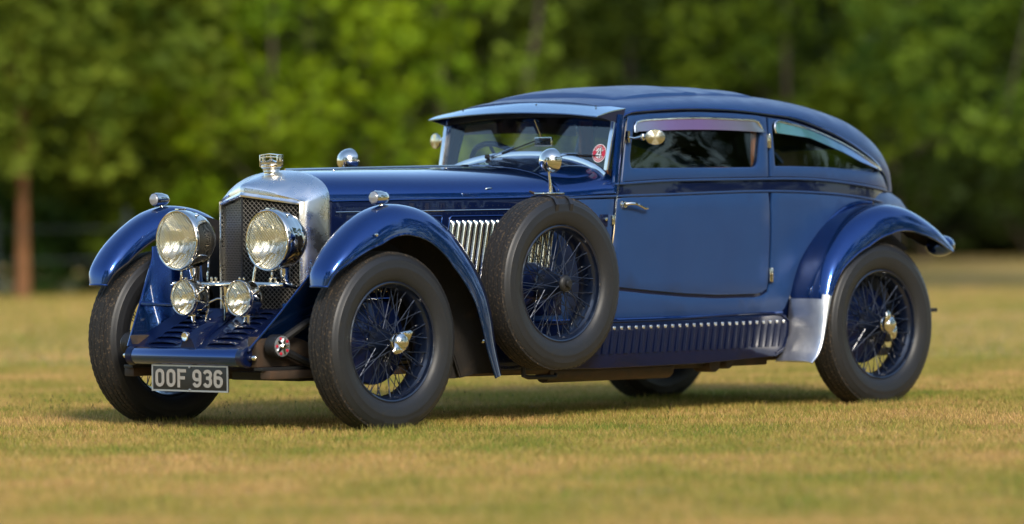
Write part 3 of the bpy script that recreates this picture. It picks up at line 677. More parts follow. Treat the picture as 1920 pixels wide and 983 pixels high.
# ---- wheels
RT_TYRE = .42
def tyre_mesh():
    prof = []
    # outer bead -> sidewall -> shoulder -> ribs -> other side
    side = [(.279, -.066), (.286, -.076), (.300, -.084), (.318, -.0905), (.340, -.0945), (.346, -.0952), (.349, -.0940), (.362, -.0935), (.378, -.0905), (.381, -.088), (.392, -.083), (.4035, -.0755), (.4085, -.0705)]
    prof += [(r, a) for r, a in side]
    ribs = [(-.066, -.046), (-.041, -.022), (-.017, .017), (.022, .041), (.046, .066)]
    cr = lambda y: .42 - .6 * (y * y) * 2.2
    for i, (a, b_) in enumerate(ribs):
        prof += [(cr(a) , a), (cr(b_), b_)]
        if i < 4: na = ribs[i + 1][0]; prof += [(cr(b_) - .008, b_ + .001), (cr(na) - .008, na - .001)]
    prof += [(r, -a) for r, a in reversed(side)]
    seg = 150; rows = []
    for r, a in prof:
        row = []
        for k in range(seg):
            t = 2 * math.pi * k / seg; r2 = r; a2 = a
            if r > .408 and abs(a) < .067: a2 = a + (.0016 if k % 2 else -.0016)
            if .407 < r < .4095 and abs(a) > .0695: r2 = r - (.004 if k % 2 else 0)
            row.append((r2 * math.cos(t), a2, r2 * math.sin(t)))
        rows.append(row)
    v, f = grid(rows, closed_v=True)
    v = [(x, y * (1 + .05 * max(0, (-z - .36) / .06)), max(z, -.4105)) for x, y, z in v]
    me = mesh_of('tyre', MB().add(v, f), 'rubber', angle=.5); me.materials.append(M['tread'])
    for p in me.polygons:
        if abs(p.center.y) < .0735 and math.hypot(p.center.x, p.center.z) > .395: p.material_index = 1
    return me
tyre_me = tyre_mesh()
rim_me = mesh_of('rim', MB().add(*lathe([(.282, -.060), (.280, -.068), (.274, -.0715), (.268, -.068), (.266, -.058), (.264, -.050), (.257, -.042), (.251, -.030), (.249, -.0), (.251, .03), (.257, .042), (.264, .05), (.266, .06), (.274, .070), (.282, .066)], 96)), 'rimpaint', thick=.003)
nip = MB()
hub_me = mesh_of('hub', MB().add(*lathe([(.0001, -.098), (.034, -.098), (.040, -.094), (.041, -.086), (.036, -.080), (.042, -.06), (.052, -.02), (.070, .010), (.076, .020), (.076, .034), (.060, .040), (.0001, .042)], 32)), 'rimpaint')
dome_me = mesh_of('brake_drum', MB().add(*lathe([(.0001, .020), (.10, .022), (.115, .032), (.165, .040), (.195, .052), (.200, .062), (.200, .085), (.0001, .085)], 48)), 'navy')
def knock_off():
    m_ = MB().add(*lathe([(.0001, -.150), (.012, -.149), (.026, -.145), (.029, -.140), (.036, -.137), (.044, -.128), (.045, -.116), (.040, -.106), (.044, -.100), (.044, -.094)], 28))
    for sg in (1, -1):
        rows = []
        for t in np.linspace(0, 1, 8):
            c = Vector((sg * (.012 * t ** 1.5 * 1.6), -.122 - .012 * math.sin(t * 2.2), sg * lerp(.022, .072, t)))
            w_, h_ = lerp(.038, .012, t ** 1.1), lerp(.014, .006, t)
            rows.append([(c.x + w_ * math.cos(a) - sg * 0, c.y + h_ * math.sin(a), c.z) for a in np.linspace(0, 2 * math.pi, 10, endpoint=False)])
        v, f = grid(rows, closed_v=True); f += [tuple(range(70, 80))]; m_.add(v, f)
    return m_
ko_me = mesh_of('knock_off_nut', knock_off(), 'chrome')
nut_me = mesh_of('hub_nut', MB().add(*lathe([(.0001, -.125), (.016, -.125), (.019, -.121), (.019, -.110), (.032, -.108), (.040, -.100), (.042, -.094)], 6 * 5)), 'black')
def spoke_mesh(rh, yh, rr_, yr, da):
    a = Vector((rh, yh, 0)); c = Vector((rr_ * math.cos(da), yr, rr_ * math.sin(da)))
    return mesh_of('spoke', MB().add(*tube([a, a.lerp(c, .9), a.lerp(c, .905), c], [.0021, .0021, .0036, .0036], 5)), 'spoke')
sp = [spoke_mesh(.036, -.088, .250, -.010, R(33)), spoke_mesh(.036, -.088, .250, -.010, -R(33)), spoke_mesh(.068, .026, .256, -.040, R(30)), spoke_mesh(.068, .026, .256, -.040, -R(30)), spoke_mesh(.040, -.010, .250, .024, R(38)), spoke_mesh(.040, -.010, .250, .024, -R(38))]
def make_wheel(loc, rz, ry, kind='road', spokes=True, label=None):
    w = empty('wheel', loc, car, rz, label)
    t = part('tyre', tyre_me, None, w)
    rot = [t]
    part('rim', rim_me, None, w)
    part('hub', hub_me, None, w)
    if kind == 'road':
        part('brake_drum', dome_me, None, w)
        o = part('knock_off_nut', ko_me, None, w); o.rotation_euler = (0, ry, 0)
    else: part('hub_nut', nut_me, None, w)
    if kind == 'road' and label: pass
    n0 = 0; allv = MB()
    for fam, cnt, off in ((0, 10, 0), (1, 10, 18), (2, 12, 7), (3, 12, 22), (4, 10, 3), (5, 10, 25)):
        for k in range(cnt):
            a = R(360 * k / cnt + off) + ry * .3
            if spokes:
                o = part('spoke', sp[fam], None, w); o.rotation_euler = (0, -a, 0)
            else:
                mt = Matrix.Rotation(-a, 4, 'Y'); me = sp[fam]
                allv.add([tuple(mt @ v.co) for v in me.vertices], [tuple(p.vertices) for p in me.polygons])
    if not spokes: part('spokes', allv, 'spoke', w, stuff=True)
    return w
HT = .745; WB = 3.549
make_wheel((0, -HT, .41), 0, R(35))
w2 = make_wheel((WB, -HT, .41), 0, R(140))
make_wheel((0, HT, .41), math.pi, R(20))
make_wheel((WB, HT, .41), math.pi, R(70), spokes=False)
s1 = make_wheel((1.110, -.780, .660), 0, R(40), 'spare', label='spare wheel strapped to the side of the bonnet')
s2 = make_wheel((1.110, .780, .660), math.pi, R(10), 'spare', spokes=False)
# yellow tag by the front hub, brake bolts
part('tag', MB().add(*lathe([(.0001, .010), (.012, .010), (.012, .015)], 16, (-.012, -.745, .385))), 'yellow', car)
# spare wheel carriers, straps and mirrors
for s in (1, -1):
    g = (lambda q: q) if s == 1 else (lambda q: q.flip())
    part('spare_wheel_carrier', g(MB().add(*lathe([(.05, 0), (.10, .06), (.10, .19)], 20, (1.11, -.74, .66))).add(*tube([(1.11, -.64, .62), (1.11, -.52, .55)], .03, 8)).add(*tube([(1.09, -.70, .62), (1.0, -.62, .50)], .018, 8))), 'navy', car)
    st = MB()
    for x in (1.055, 1.155):
        ww = .011
        pts = [(-.765, .385), (-.8738, .345), (-.882, .38), (-.868, .405), (-.84, .420), (-.80, .426), (-.76, .426), (-.72, .420), (-.695, .40)]
        rows = []
        for y, r in pts[1:]:
            a0 = math.atan2(math.sqrt(max(r * r - (x - 1.11) ** 2, 1e-6)), x - 1.11); rows.append([(x - ww, y, .66 + r * math.sin(a0)), (x + ww, y, .66 + r * math.sin(a0))])
        rows = [[(x - ww + .006, -.845, .66 + .262), (x + ww + .006, -.845, .66 + .262)]] + rows
        st.add(*grid(rows))
    part('strap', g(st), 'leatherstrap', car, thick=.003)
    part('mirror_plate', g(MB().add(*box(1.035, 1.185, -.80, -.745, 1.083, 1.093)).add(*tube([(1.04, -.805, 1.088), (1.18, -.805, 1.088)], .006, 8))), 'chrome', car, bevel=.003)
    mr = empty('spare_mirror', (0, 0, 0), car)
    part('mirror_stem', g(MB().add(*tube([(1.118, -.775, 1.09), (1.116, -.775, 1.135), (1.106, -.775, 1.20)], [.011, .008, .006], 10))), 'chrome', mr)
    yc_ = -.775 if s == 1 else -.705
    part('mirror_back', MB().add(*lathe([(.0001, -.052), (.02, -.049), (.038, -.039), (.050, -.024), (.0575, -.006), (.060, .010), (.060, .016), (.056, .019)], 32, (1.118 if s == 1 else 1.245, -.775 if s == 1 else .715, 1.245 if s == 1 else 1.262), 'x')), 'chrome', mr)
    part('mirror_glass', MB().add(*lathe([(.056, .019), (.0001, .017)], 32, (1.118 if s == 1 else 1.245, -.775 if s == 1 else .715, 1.245 if s == 1 else 1.262), 'x')), 'mirror', mr)
    # buckle ends sticking up
    part('strap_buckle', g(MB().add(*tube([(1.155, -.74, 1.088), (1.165, -.735, 1.105), (1.180, -.73, 1.118)], [.008, .007, .004], 6)).add(*tube([(1.06, -.735, 1.086), (1.03, -.72, 1.10)], [.008, .005], 6))), 'tube', car)

# ---- radiator
def rrow(we, zb, ze, zt, k, x0, xv, nz=10, n=14):
    """half-outline from bottom to shoulder to middle, mirrored; k blends a straight roofline into the curved bonnet section"""
    half = [(-we, lerp(zb, ze, t)) for t in np.linspace(0, 1, nz)]
    S1 = sec(we, ze, zt, 2.25, n)[:n + 1]
    for j, (y, z) in enumerate(S1[1:], 1):
        t = j / n; ly, lz = -we * (1 - t), lerp(ze, zt, t); half.append((lerp(ly, y, k), lerp(lz, z, k)))
    full = half + [(-y, z) for y, z in reversed(half[:-1])]
    return [(x0 + xv * abs(y), y, z) for y, z in full]
XR = -.176; XV = .47
sh = [rrow(.262, .50, 1.043, 1.082, 0, XR + .015, XV), rrow(.264, .50, 1.045, 1.086, 0, XR - .006, XV), rrow(.270, .50, 1.052, 1.094, .02, XR - .010, XV), rrow(.276, .50, 1.058, 1.102, .05, XR - .002, XV), rrow(.280, .50, 1.060, 1.110, .08, XR, XV),
      rrow(.284, .50, 1.062, 1.128, .14, XR - .004, XV * .98), rrow(.289, .50, 1.060, 1.141, .22, XR + .006, XV * .93), rrow(.294, .50, 1.058, 1.152, .42, XR + .03, XV * .82), rrow(.299, .50, 1.060, 1.166, .66, XR + .075, XV * .62),
      rrow(.304, .50, 1.062, 1.184, .85, XR + .135, XV * .40), rrow(.309, .50, 1.064, 1.199, .96, XR + .20, XV * .18), rrow(.3095, .50, 1.066, 1.206, 1, XR + .25, XV * .06), rrow(.3095, .50, 1.066, 1.209, 1, .100, 0), rrow(.305, .50, 1.062, 1.205, 1, .105, 0)]
shell = part('radiator_shell', MB().add(*grid(sh)), 'brushed', car, angle=.9)
core = MB()
for s in (-1, 1): core.add(*grid([[(XR + XV * y + .05, s * y, z) for z in (.50, 1.04 + .04 * (1 - y / .262))] for y in np.linspace(0, .262, 6)]))
part('radiator_core', core, 'black', shell)
# honeycomb in front of the core, then the stone mesh: crossing wires on both faces of the V
def lattice(name, W_, z0, ztf, pitch, r, dx, m, parent, slope=1.0, pts=None):
    g_ = MB()
    for s in (-1, 1):
        for sg in (1, -1):
            for c in np.arange(-2, 2, pitch):
                # line z = z0 + sg*slope*(u) + c ; clip to 0<u<W_, z0<z<ztf(u)
                us = np.linspace(0, W_, 60); zz = z0 + sg * slope * us + c
                ok = (zz > z0) & (zz < np.array([ztf(u) for u in us]))
                if ok.sum() < 2: continue
                a, b_ = us[ok][0], us[ok][-1]; za, zb = z0 + sg * slope * a + c, z0 + sg * slope * b_ + c
                g_.add(*tube([(XR + XV * a + dx + (.001 if sg > 0 else 0), s * a, za), (XR + XV * b_ + dx + (.001 if sg > 0 else 0), s * b_, zb)], r, 3, cap=False))
    return part(name, g_, m, parent, stuff=True, recalc=False)
ztf = lambda u: 1.080 - .15 * u
lattice('stone_mesh', .262, .50, ztf, .0225, .0019, .012, 'wire', shell, 1.15)
hv = MB()
for s in (-1, 1):
    for u in np.arange(.004, .262, .0075): hv.add(*box(XR + XV * u + .028, XR + XV * u + .045, s * u - .0006, s * u + .0006, .5, ztf(u)))
part('radiator_fins', hv, 'plate', shell, stuff=True, smooth=False)
part('radiator_ridge', MB().add(*tube([(XR + .004, 0, .5), (XR + .004, 0, 1.085)], .0045, 8)), 'black', shell)
# cap with winged top
cp = empty('radiator_cap', (0, 0, 0), car)
cx_ = .02
part('cap_neck', MB().add(*lathe([(.044, 1.176), (.038, 1.184), (.034, 1.196), (.037, 1.204), (.040, 1.208), (.041, 1.213), (.036, 1.216)], 28, (cx_, 0, 0), 'z')), 'chrome', cp)
part('cap_disc', MB().add(*lathe([(.036, 1.216), (.044, 1.218), (.049, 1.223), (.049, 1.231), (.044, 1.235), (.047, 1.240), (.047, 1.246), (.030, 1.252), (.012, 1.256), (.008, 1.262), (.0001, 1.264)], 28, (cx_, 0, 0), 'z')), 'chrome', cp)
wg = MB()
for s in (-1, 1):
    for zo, ln in ((1.272, .062), (1.284, .066)):
        wg.add(*extr([(0, -.018), (ln, -.014), (ln, .014), (0, .018)], [(0, 1, 2, 3)], lambda u, v_, dd, s=s, zo=zo: (cx_ + v_ * .9, s * u, zo - .10 * u + dd), .004))
    wg.add(*box(cx_ - .018, cx_ + .020, s * .058 - .003, s * .058 + .003, 1.225, 1.282))
wg.add(*tube([(cx_, 0, 1.25), (cx_, 0, 1.286)], .006, 8))
part('cap_wings', wg, 'chrome', cp, bevel=.001)

# ---- head and fog lamps
def clip_mesh(rad, pitch, r, x, slope=1.0):
    g_ = MB()
    for sg in (1, -1):
        dirv = np.array((1, sg * slope)); dirv = dirv / np.linalg.norm(dirv); nv = np.array((-dirv[1], dirv[0]))
        for c in np.arange(-rad + pitch / 2, rad, pitch):
            h = math.sqrt(max(rad * rad - c * c, 0))
            if h < .006: continue
            p0, p1 = nv * c - dirv * h, nv * c + dirv * h
            g_.add(*tube([(x, p0[0], p0[1]), (x - .004, (p0[0] + p1[0]) / 2, (p0[1] + p1[1]) / 2), (x, p1[0], p1[1])], r, 3, cap=False))
    return mesh_of('stone_mesh', g_, 'chrome', recalc=False)
def lamp_meshes(r, depth, fog=False):
    k = r / .145; d_ = depth
    body = MB().add(*lathe([(r * .94, -.0), (r * .99, .002), (r * 1.0, .012), (r * .985, .020), (r * .99, .030), (r * .965, .038), (r * .97, .050), (r * .95, .056), (r * .94, d_ * .42), (r * .86, d_ * .62), (r * .66, d_ * .84), (r * .36, d_ * .97), (.0001, d_)], 48, axis='x'))
    rim_ = MB().add(*lathe([(r * .905, -.004), (r * .92, -.012), (r * .955, -.014), (r * .985, -.009), (r * .99, .0), (r * .97, .004)], 48, axis='x'))
    refl = MB().add(*lathe([(r * .92, .006)] + [(r * q, .006 + d_ * .62 * (1 - q * q / .85)) for q in (.86, .75, .62, .48, .34, .2, .09)] + [(.0001, .006 + d_ * .62)], 40, axis='x'))
    ln = MB().add(*lathe([(r * .915, -.003), (r * .8, -.008), (r * .6, -.013), (r * .3, -.017), (.0001, -.018)], 40, axis='x'))
    bulb = MB().add(*lathe([(.0001, d_ * .22), (.008 * k + .002, d_ * .25), (.011 * k + .002, d_ * .32), (.008 * k, d_ * .42), (.006 * k, d_ * .6)], 14, axis='x'))
    return [mesh_of('lamp_bowl', body, 'chrome'), mesh_of('lamp_rim', rim_, 'chrome'), mesh_of('reflector', refl, 'reflector'), mesh_of('lamp_glass', ln, 'lens', thick=.002), mesh_of('bulb', bulb, 'bulb')]
M['reflector'] = mat('silvered_reflector', (0.96, 0.96, 0.93), 0.13, 1.0, bump=(10, .4, .02))
n_ = M['reflector'].node_tree; wv = n_.nodes.new('ShaderNodeTexWave'); wv.bands_direction = 'Y'; wv.inputs['Scale'].default_value = 16; wv.inputs['Distortion'].default_value = .2; bb = n_.nodes.new('ShaderNodeBump'); bb.inputs['Strength'].default_value = .25; bb.inputs['Distance'].default_value = .004
n_.links.new(n_.nodes['Texture Coordinate'].outputs['Object'], wv.inputs['Vector']); n_.links.new(wv.outputs[1], bb.inputs['Height']); n_.links.new(bb.outputs[0], [q for q in n_.nodes if q.type == 'BUMP' and q != bb][0].inputs['Normal'])
HM = lamp_meshes(.145, .185); FMs = lamp_meshes(.086, .12)
gm_h = clip_mesh(.130, .0125, .0010, -.0175); gm_f = clip_mesh(.077, .0125, .0008, -.0155)
# the clamp lug and ring bolts of a headlamp
lug = MB().add(*box(-.008, .040, -.012, .012, .139, .150)).add(*tube([(.036, .085, .115), (.05, .09, .12)], .006, 8)).add(*tube([(.036, -.085, .115), (.05, -.09, .12)], .006, 8)).add(*tube([(.020, 0, -.146), (.020, 0, -.172)], [.005, .007], 8)).add(*tube([(.02, 0, -.172), (.02, 0, -.178)], [.010, .008], 8))
lug_me = mesh_of('lamp_clamp', lug, 'chrome', bevel=.001)
ped_me = mesh_of('lamp_pedestal', MB().add(*tube([(.10, 0, -.12), (.105, 0, -.165), (.11, 0, -.215)], [.03, .024, .018], 12)).add(*lathe([(.0001, -.20), (.03, -.20), (.036, -.215), (.0001, -.23)], 16, (.108, 0, 0), 'z')), 'chrome')
for s in (-1, 1):
    h = empty('headlamp', (-.297, s * .306, .882), car, label='near-side large headlamp with crossed-wire stone mesh' if False else None)
    for nm, me in zip(('lamp_bowl', 'lamp_rim', 'reflector', 'lamp_glass', 'bulb'), HM): part(nm, me, None, h)
    part('stone_mesh', gm_h, None, h, stuff=True); part('lamp_clamp', lug_me, None, h); part('lamp_pedestal', ped_me, None, h)
    h = empty('fog_lamp', (-.370, s * .186, .615), car)
    for nm, me in zip(('lamp_bowl', 'lamp_rim', 'reflector', 'lamp_glass', 'bulb'), FMs): part(nm, me, None, h)
    part('stone_mesh', gm_f, None, h, stuff=True)
    part('lamp_pedestal', MB().add(*tube([(.085, 0, .0), (.105, 0, .03), (.10, 0, .058)], [.014, .012, .010], 8)), 'chrome', h)
    part('lamp_foot', MB().add(*tube([(.055, 0, -.07), (.055, 0, -.12)], [.016, .007], 10)).add(*lathe([(.0001, -.09), (.030, -.088), (.030, -.082), (.0001, -.078)], 16, (.055, 0, 0), 'z')), 'chrome', h)
bar = MB().add(*tube([(-.268, -.362, .676), (-.268, .362, .676)], .0125, 12)).add(*tube([(-.268, -.362, .676), (-.268, -.378, .676)], [.016, .012], 10)).add(*tube([(-.268, .362, .676), (-.268, .378, .676)], [.016, .012], 10))
for y in (-.32, -.285, -.11, -.08, .08, .11, .285, .32): bar.add(*lathe([(.006, .008), (.006, .022), (.0075, .026), (.006, .033), (.0001, .036)], 8, (-.268, y, .676), 'z'))
for s in (-1, 1):
    bar.add(*tube([(-.268, s * .335, .676), (-.24, s * .335, .674), (-.15, s * .335, .66)], .010, 8))
    bar.add(*tube([(-.268, s * .02, .668), (-.26, s * .02, .60), (-.26, s * .022, .545)], .009, 8))
part('lamp_bar', bar, 'chrome', car)
cb = MB()
for s in (-1, 1):
    cb.add(*tube([tuple(q) for q in resample([(-.20, s * .20, .80), (-.235, s * .165, .775), (-.25, s * .155, .70), (-.25, s * .150, .62), (-.262, s * .14, .58), (-.29, s * .13, .50)], 18)], .0065, 7))
cb.add(*tube([tuple(q) for q in resample([(-.30, .13, .60), (-.33, .08, .585), (-.34, .03, .60), (-.32, .0, .61), (-.31, -.02, .57), (-.32, -.03, .51)], 18)], .005, 7))
part('lamp_conduit', cb, 'chrome', car)

# ---- front apron between the wings
for s in (1, -1):
    g = (lambda q: q) if s == 1 else (lambda q: q.flip())
    # wing valance: runs from the wing's inner edge down to the spring tube
    e1 = resample([(-.20, -.585, .85), (-.215, -.572, .80), (-.30, -.530, .68), (-.42, -.468, .52), (-.525, -.412, .388)], 14)
    e2 = resample([(.10, -.612, .93), (.10, -.58, .80), (.08, -.54, .62), (.05, -.50, .50), (-.05, -.44, .37)], 14)
    rows = [[tuple(a + (b_ - a) * t + np.array((0, .02 * math.sin(t * math.pi), 0))) for t in np.linspace(0, 1, 8)] for a, b_ in zip(e1, e2)]
    vl = part('wing_valance', g(MB().add(*grid(rows))), 'paint', car, thick=.005)
    part('valance_edge', g(MB().add(*tube([tuple(q) for q in e1], .006, 7))), 'paint', vl)
    # small shelf line
    part('valance_shelf', g(MB().add(*tube([(-.375, -.485, .585), (-.30, -.42, .578), (-.22, -.30, .570)], .009, 7))), 'paint', vl)
    rows = [[(-.385, -.482, .58), (-.30, -.415, .574), (-.21, -.29, .566)], [(-.45, -.45, .48), (-.40, -.38, .47), (-.30, -.26, .50)], [(-.53, -.41, .385), (-.50, -.34, .39), (-.42, -.24, .44)]]
ap_u = np.linspace(-1, 1, 13)
rows = []
for t in np.linspace(0, 1, 10):
    x = lerp(-.535, -.175, t); z = lerp(.375, .560, t ** .9); wy = lerp(.415, .40, t)
    rows.append([(x, wy * u, z - .015 * (1 - abs(u)) * 0) for u in ap_u])
apr = part('front_apron', MB().add(*grid(rows)), 'navy', car, thick=.004)
for s in (-1, 1):
    for i in range(7):
        t = .12 + i * .125; x = lerp(-.535, -.175, t); z = lerp(.375, .56, t ** .9) + .002; y0 = .10 + .012 * i; y1 = lerp(.30, .27, t)
        sl2 = MB(); rows = []
        for k, y in enumerate(np.linspace(y0, y1, 9)):
            e = math.sin(math.pi * k / 8) ** .3 if 0 < k < 8 else 0
            rows.append([(x + .020, s * y, z + .010), (x + .006, s * y, z + .003 + .012 * e), (x - .010, s * y, z - .005 + .011 * e)])
        sl2.add(*grid(rows)); o = part('apron_louvre', sl2, 'navy', apr, thick=.002)
    part('apron_slot_back', MB().add(*box(0, .001, 0, .001, 0, .001)), 'black', apr) if False else None
# starting handle boss with its round badge
rows = []
for t in np.linspace(0, 1, 9):
    x = lerp(-.53, -.20, t); zb = lerp(.375, .555, t ** .9); h_ = .075 * (1 - t) ** .8 * (1 if t > 0 else .9); w_ = lerp(.055, .012, t)
    rows.append([(x, -w_, zb), (x, -w_ * .55, zb + h_ * .7), (x, 0, zb + h_), (x, w_ * .55, zb + h_ * .7), (x, w_, zb)])
v, f = grid(rows); f.append((0, 1, 2, 3, 4)); part('starting_handle_boss', MB().add(v, f), 'navy', apr)
part('badge', MB().add(*lathe([(.022, .01), (.022, -.004), (.019, -.007), (.016, -.005), (.0001, -.006)], 24, (-.535, .01, .438), 'x')), 'alu', apr)
tb = MB().add(*lathe([(.0001, -.378), (.040, -.378), (.043, -.370), (.043, .370), (.040, .378), (.0001, .378)], 28, (-.52, 0, .345)))
tbo = part('spring_tube', tb, 'paint', car)
for s in (-1, 1):
    g = (lambda q: q) if s == -1 else (lambda q: q.flip())
    part('tube_end', g(MB().add(*lathe([(.044, .02), (.046, .0), (.047, -.018), (.040, -.026), (.016, -.028), (.014, -.038), (.008, -.044), (.0001, -.045)], 24, (-.52, -.372, .345)))), 'navy', tbo)
    part('grease_nipple', g(MB().add(*lathe([(.012, .0), (.012, -.012), (.006, -.02), (.0001, -.022)], 12, (-.52, -.428, .345)))), 'chrome', tbo)
# number plate
def arc(cx, cz, rx, rz, a0, a1, n=10): return [(cx + rx * math.cos(R(lerp(a0, a1, k / n))), cz + rz * math.sin(R(lerp(a0, a1, k / n)))) for k in range(n + 1)]
def glyph(ch):      # unit box: width .64, height 1; strokes .20 wide
    L, Rr, T_, B_, m = .10, .54, .90, .10, .32; r_ = .22
    top = arc(m, T_ - .2, r_, .2, 180, 0, 10); bot = arc(m, B_ + .2, r_, .2, 0, -180, 10)
    if ch == 'O': return [(top + bot, True)]
    if ch == 'F': return [([(L, 0), (L, 1)], False), ([(L, T_), (.60, T_)], False), ([(L, .52), (.52, .52)], False)]
    if ch == '9': return [(arc(m, T_ - .2, r_, .2, -25, 180, 12) + arc(m, .60, r_, .16, 180, 270, 6) + [(Rr, .44)], False), ([(Rr, .74), (Rr, .30)] + arc(m, B_ + .2, r_, .2, 0, -165, 10), False)]
    if ch == '6': return [(arc(m, B_ + .2, r_, .2, 155, 360, 12) + arc(m, .40, r_, .16, 0, 90, 6) + [(L, .56)], False), ([(L, .26), (L, .70)] + arc(m, T_ - .2, r_, .2, 180, 15, 10), False)]
    if ch == '3': return [(arc(m, T_ - .18, r_, .18, 165, 0, 10) + arc(m + .02, .70, .20, .17, 0, -90, 6) + [(.24, .53)], False), ([(.24, .53)] + arc(m + .02, .36, .20, .17, 90, 0, 6) + arc(m, B_ + .18, r_, .18, 0, -165, 10), False)]
pl = empty('number_plate', (0, -.019, 0), car)
PX = -.530
part('plate_panel', MB().add(*box(PX - .004, PX + .004, -.254, .256, .184, .306)), 'plate', pl, bevel=.002)
bd, bf = ribbon2d([(-.252, .187), (-.252, .303), (.254, .303), (.254, .187)], .0075, True)
part('plate_border', MB().add(*extr(bd, bf, lambda u, v_, dd: (PX - .004 - dd, u, v_), .003)), 'trimgrey', pl)
H = .086; zb = .202
for ch, px0 in zip('OOF936', (270, 350, 428, 535, 610, 686)):
    left = (px0 - 247) / 540 * .512 - .256
    mbg = MB()
    for gi_, (path, cl_) in enumerate(glyph(ch)):
        V, F = ribbon2d([(x * H * 1.12, z * H) for x, z in path], H * .175, cl_)
        mbg.add(*extr(V, F, lambda u, v_, dd, l=left: (PX - .0045 - dd, -(l + u), zb + v_), .003 + .0004 * gi_))
    part('plate_character', mbg, 'letter', pl, label=f'pressed grey character {ch}')
part('plate_bolt', MB().add(*lathe([(.005, .0), (.005, -.006), (.0001, -.008)], 8, (PX - .004, .0, .297), 'x')).add(*lathe([(.005, .0), (.005, -.006), (.0001, -.008)], 8, (PX - .004, .0, .192), 'x')), 'trimgrey', pl)
# friction dampers
for s in (-1, 1):
    g = (lambda q: q) if s == -1 else (lambda q: q.flip())
    dp = empty('friction_damper', (0, 0, 0), car)
    prof = [(.0001, .03)]
    for k in range(6): prof += [(.046, .028 - k * .010), (.053, .026 - k * .010), (.053, .020 - k * .010), (.046, .018 - k * .010)]
    prof += [(.050, -.034), (.0001, -.034)]
    part('damper_drum', g(MB().add(*lathe(prof, 28, (-.425, -.485, .398)))), 'black', dp)
    part('damper_face', g(MB().add(*lathe([(.048, -.030), (.048, -.037), (.042, -.038), (.0001, -.036)], 28, (-.425, -.485, .398)))), 'trimgrey', dp)
    star = []
    for k in range(60):
        a = 2 * math.pi * k / 60; r_ = .012 + .026 * (max(0, math.cos(a * 3)) ** 1.5 if True else 0); r_ = .011 + .030 * abs(math.cos(a * 2.5)) ** 2.2; star.append((r_ * math.cos(a), r_ * math.sin(a)))
    part('damper_star', g(MB().add(*extr(star, [tuple(range(60))], lambda u, v_, dd: (-.425 + u, -.523 - dd, .398 + v_), .006))), 'alu', dp)
    rd = MB()
    for k in range(5):
        a = math.pi / 5 + 2 * math.pi * k / 5; rd.add(*lathe([(.008, -.036), (.007, -.041), (.0001, -.042)], 10, (-.425 + .036 * math.cos(a), -.485, .398 + .036 * math.sin(a))))
    part('damper_spot', g(rd), 'red', dp)
    part('damper_nut', g(MB().add(*lathe([(.010, -.04), (.010, -.052), (.0001, -.055)], 6, (-.425, -.485, .398)))), 'chrome', dp)
    part('damper_arm', g(MB().add(*tube([(-.425, -.465, .398), (-.25, -.50, .50), (-.05, -.54, .56)], [.022, .018, .018], 8)).add(*tube([(-.425, -.465, .398), (-.2, -.50, .30), (0, -.52, .28)], [.022, .018, .02], 8))), 'black', dp)

# ---- chassis and running gear
ch = MB()
for s in (-1, 1):
    ch.add(*box(-.50, 4.1, s * .40 - .03, s * .40 + .03, .30, .44))
    ch.add(*box(-.48, .70, s * .46 - .035, s * .46 + .03, .245, .285))
    ch.add(*box(3.0, 4.3, s * .46 - .035, s * .46 + .03, .235, .275))
part('chassis_rail', ch, 'chassis', car, bevel=.008)
part('front_axle', MB().add(*tube([(0, -.66, .40), (-.0, -.56, .33), (0, -.42, .255), (0, .42, .255), (0, .56, .33), (0, .66, .40)], [.035, .033, .036, .036, .033, .035], 10)).add(*tube([(.12, -.6, .30), (.12, .6, .30)], .014, 8)), 'chassis', car)
part('rear_axle', MB().add(*tube([(WB, -.66, .41), (WB, .66, .41)], .05, 12)).add(*lathe([(.0001, -.15), (.12, -.10), (.15, 0), (.12, .10), (.0001, .15)], 20, (WB, 0, .40))), 'chassis', car)
part('exhaust_pipe', MB().add(*tube([(.6, -.50, .252), (1.3, -.52, .245), (2.2, -.50, .242), (2.55, -.48, .255), (3.1, -.48, .32)], .030, 10)).add(*tube([(1.35, -.50, .225), (2.25, -.50, .222)], .052, 12)), 'tube', car)
und = MB()
und.add(*box(.30, 1.0, -.30, .30, .26, .40)).add(*box(1.0, 3.1, -.57, .57, .255, .29)).add(*box(2.2, 3.0, -.52, -.30, .215, .26)).add(*lathe([(.0001, -.50), (.045, -.50), (.045, -.38), (.0001, -.38)], 14, (2.55, -.06, .235))).add(*lathe([(.0001, -.50), (.030, -.50), (.034, -.38), (.0001, -.38)], 14, (2.66, -.06, .235)))
part('undertray', und, 'chassis', car, bevel=.01)
part('body_tub', MB().add(*box(3.06, 4.12, -.50, .50, .44, 1.0)), 'arch', car, bevel=.03)
part('sump', MB().add(*box(.0, .9, -.16, .16, .24, .55)), 'black', car, bevel=.03)
part('underside_bracket', MB().add(*tube([(1.0, -.70, .262), (1.0, -.70, .222), (1.03, -.70, .214), (1.22, -.70, .210), (1.23, -.70, .225)], .011, 8)), 'black', car)
part('steering_rod', MB().add(*tube([(-.10, -.52, .30), (.5, -.50, .31)], .014, 8)).add(*box(-.15, .12, -.35, .10, .225, .262)), 'black', car)
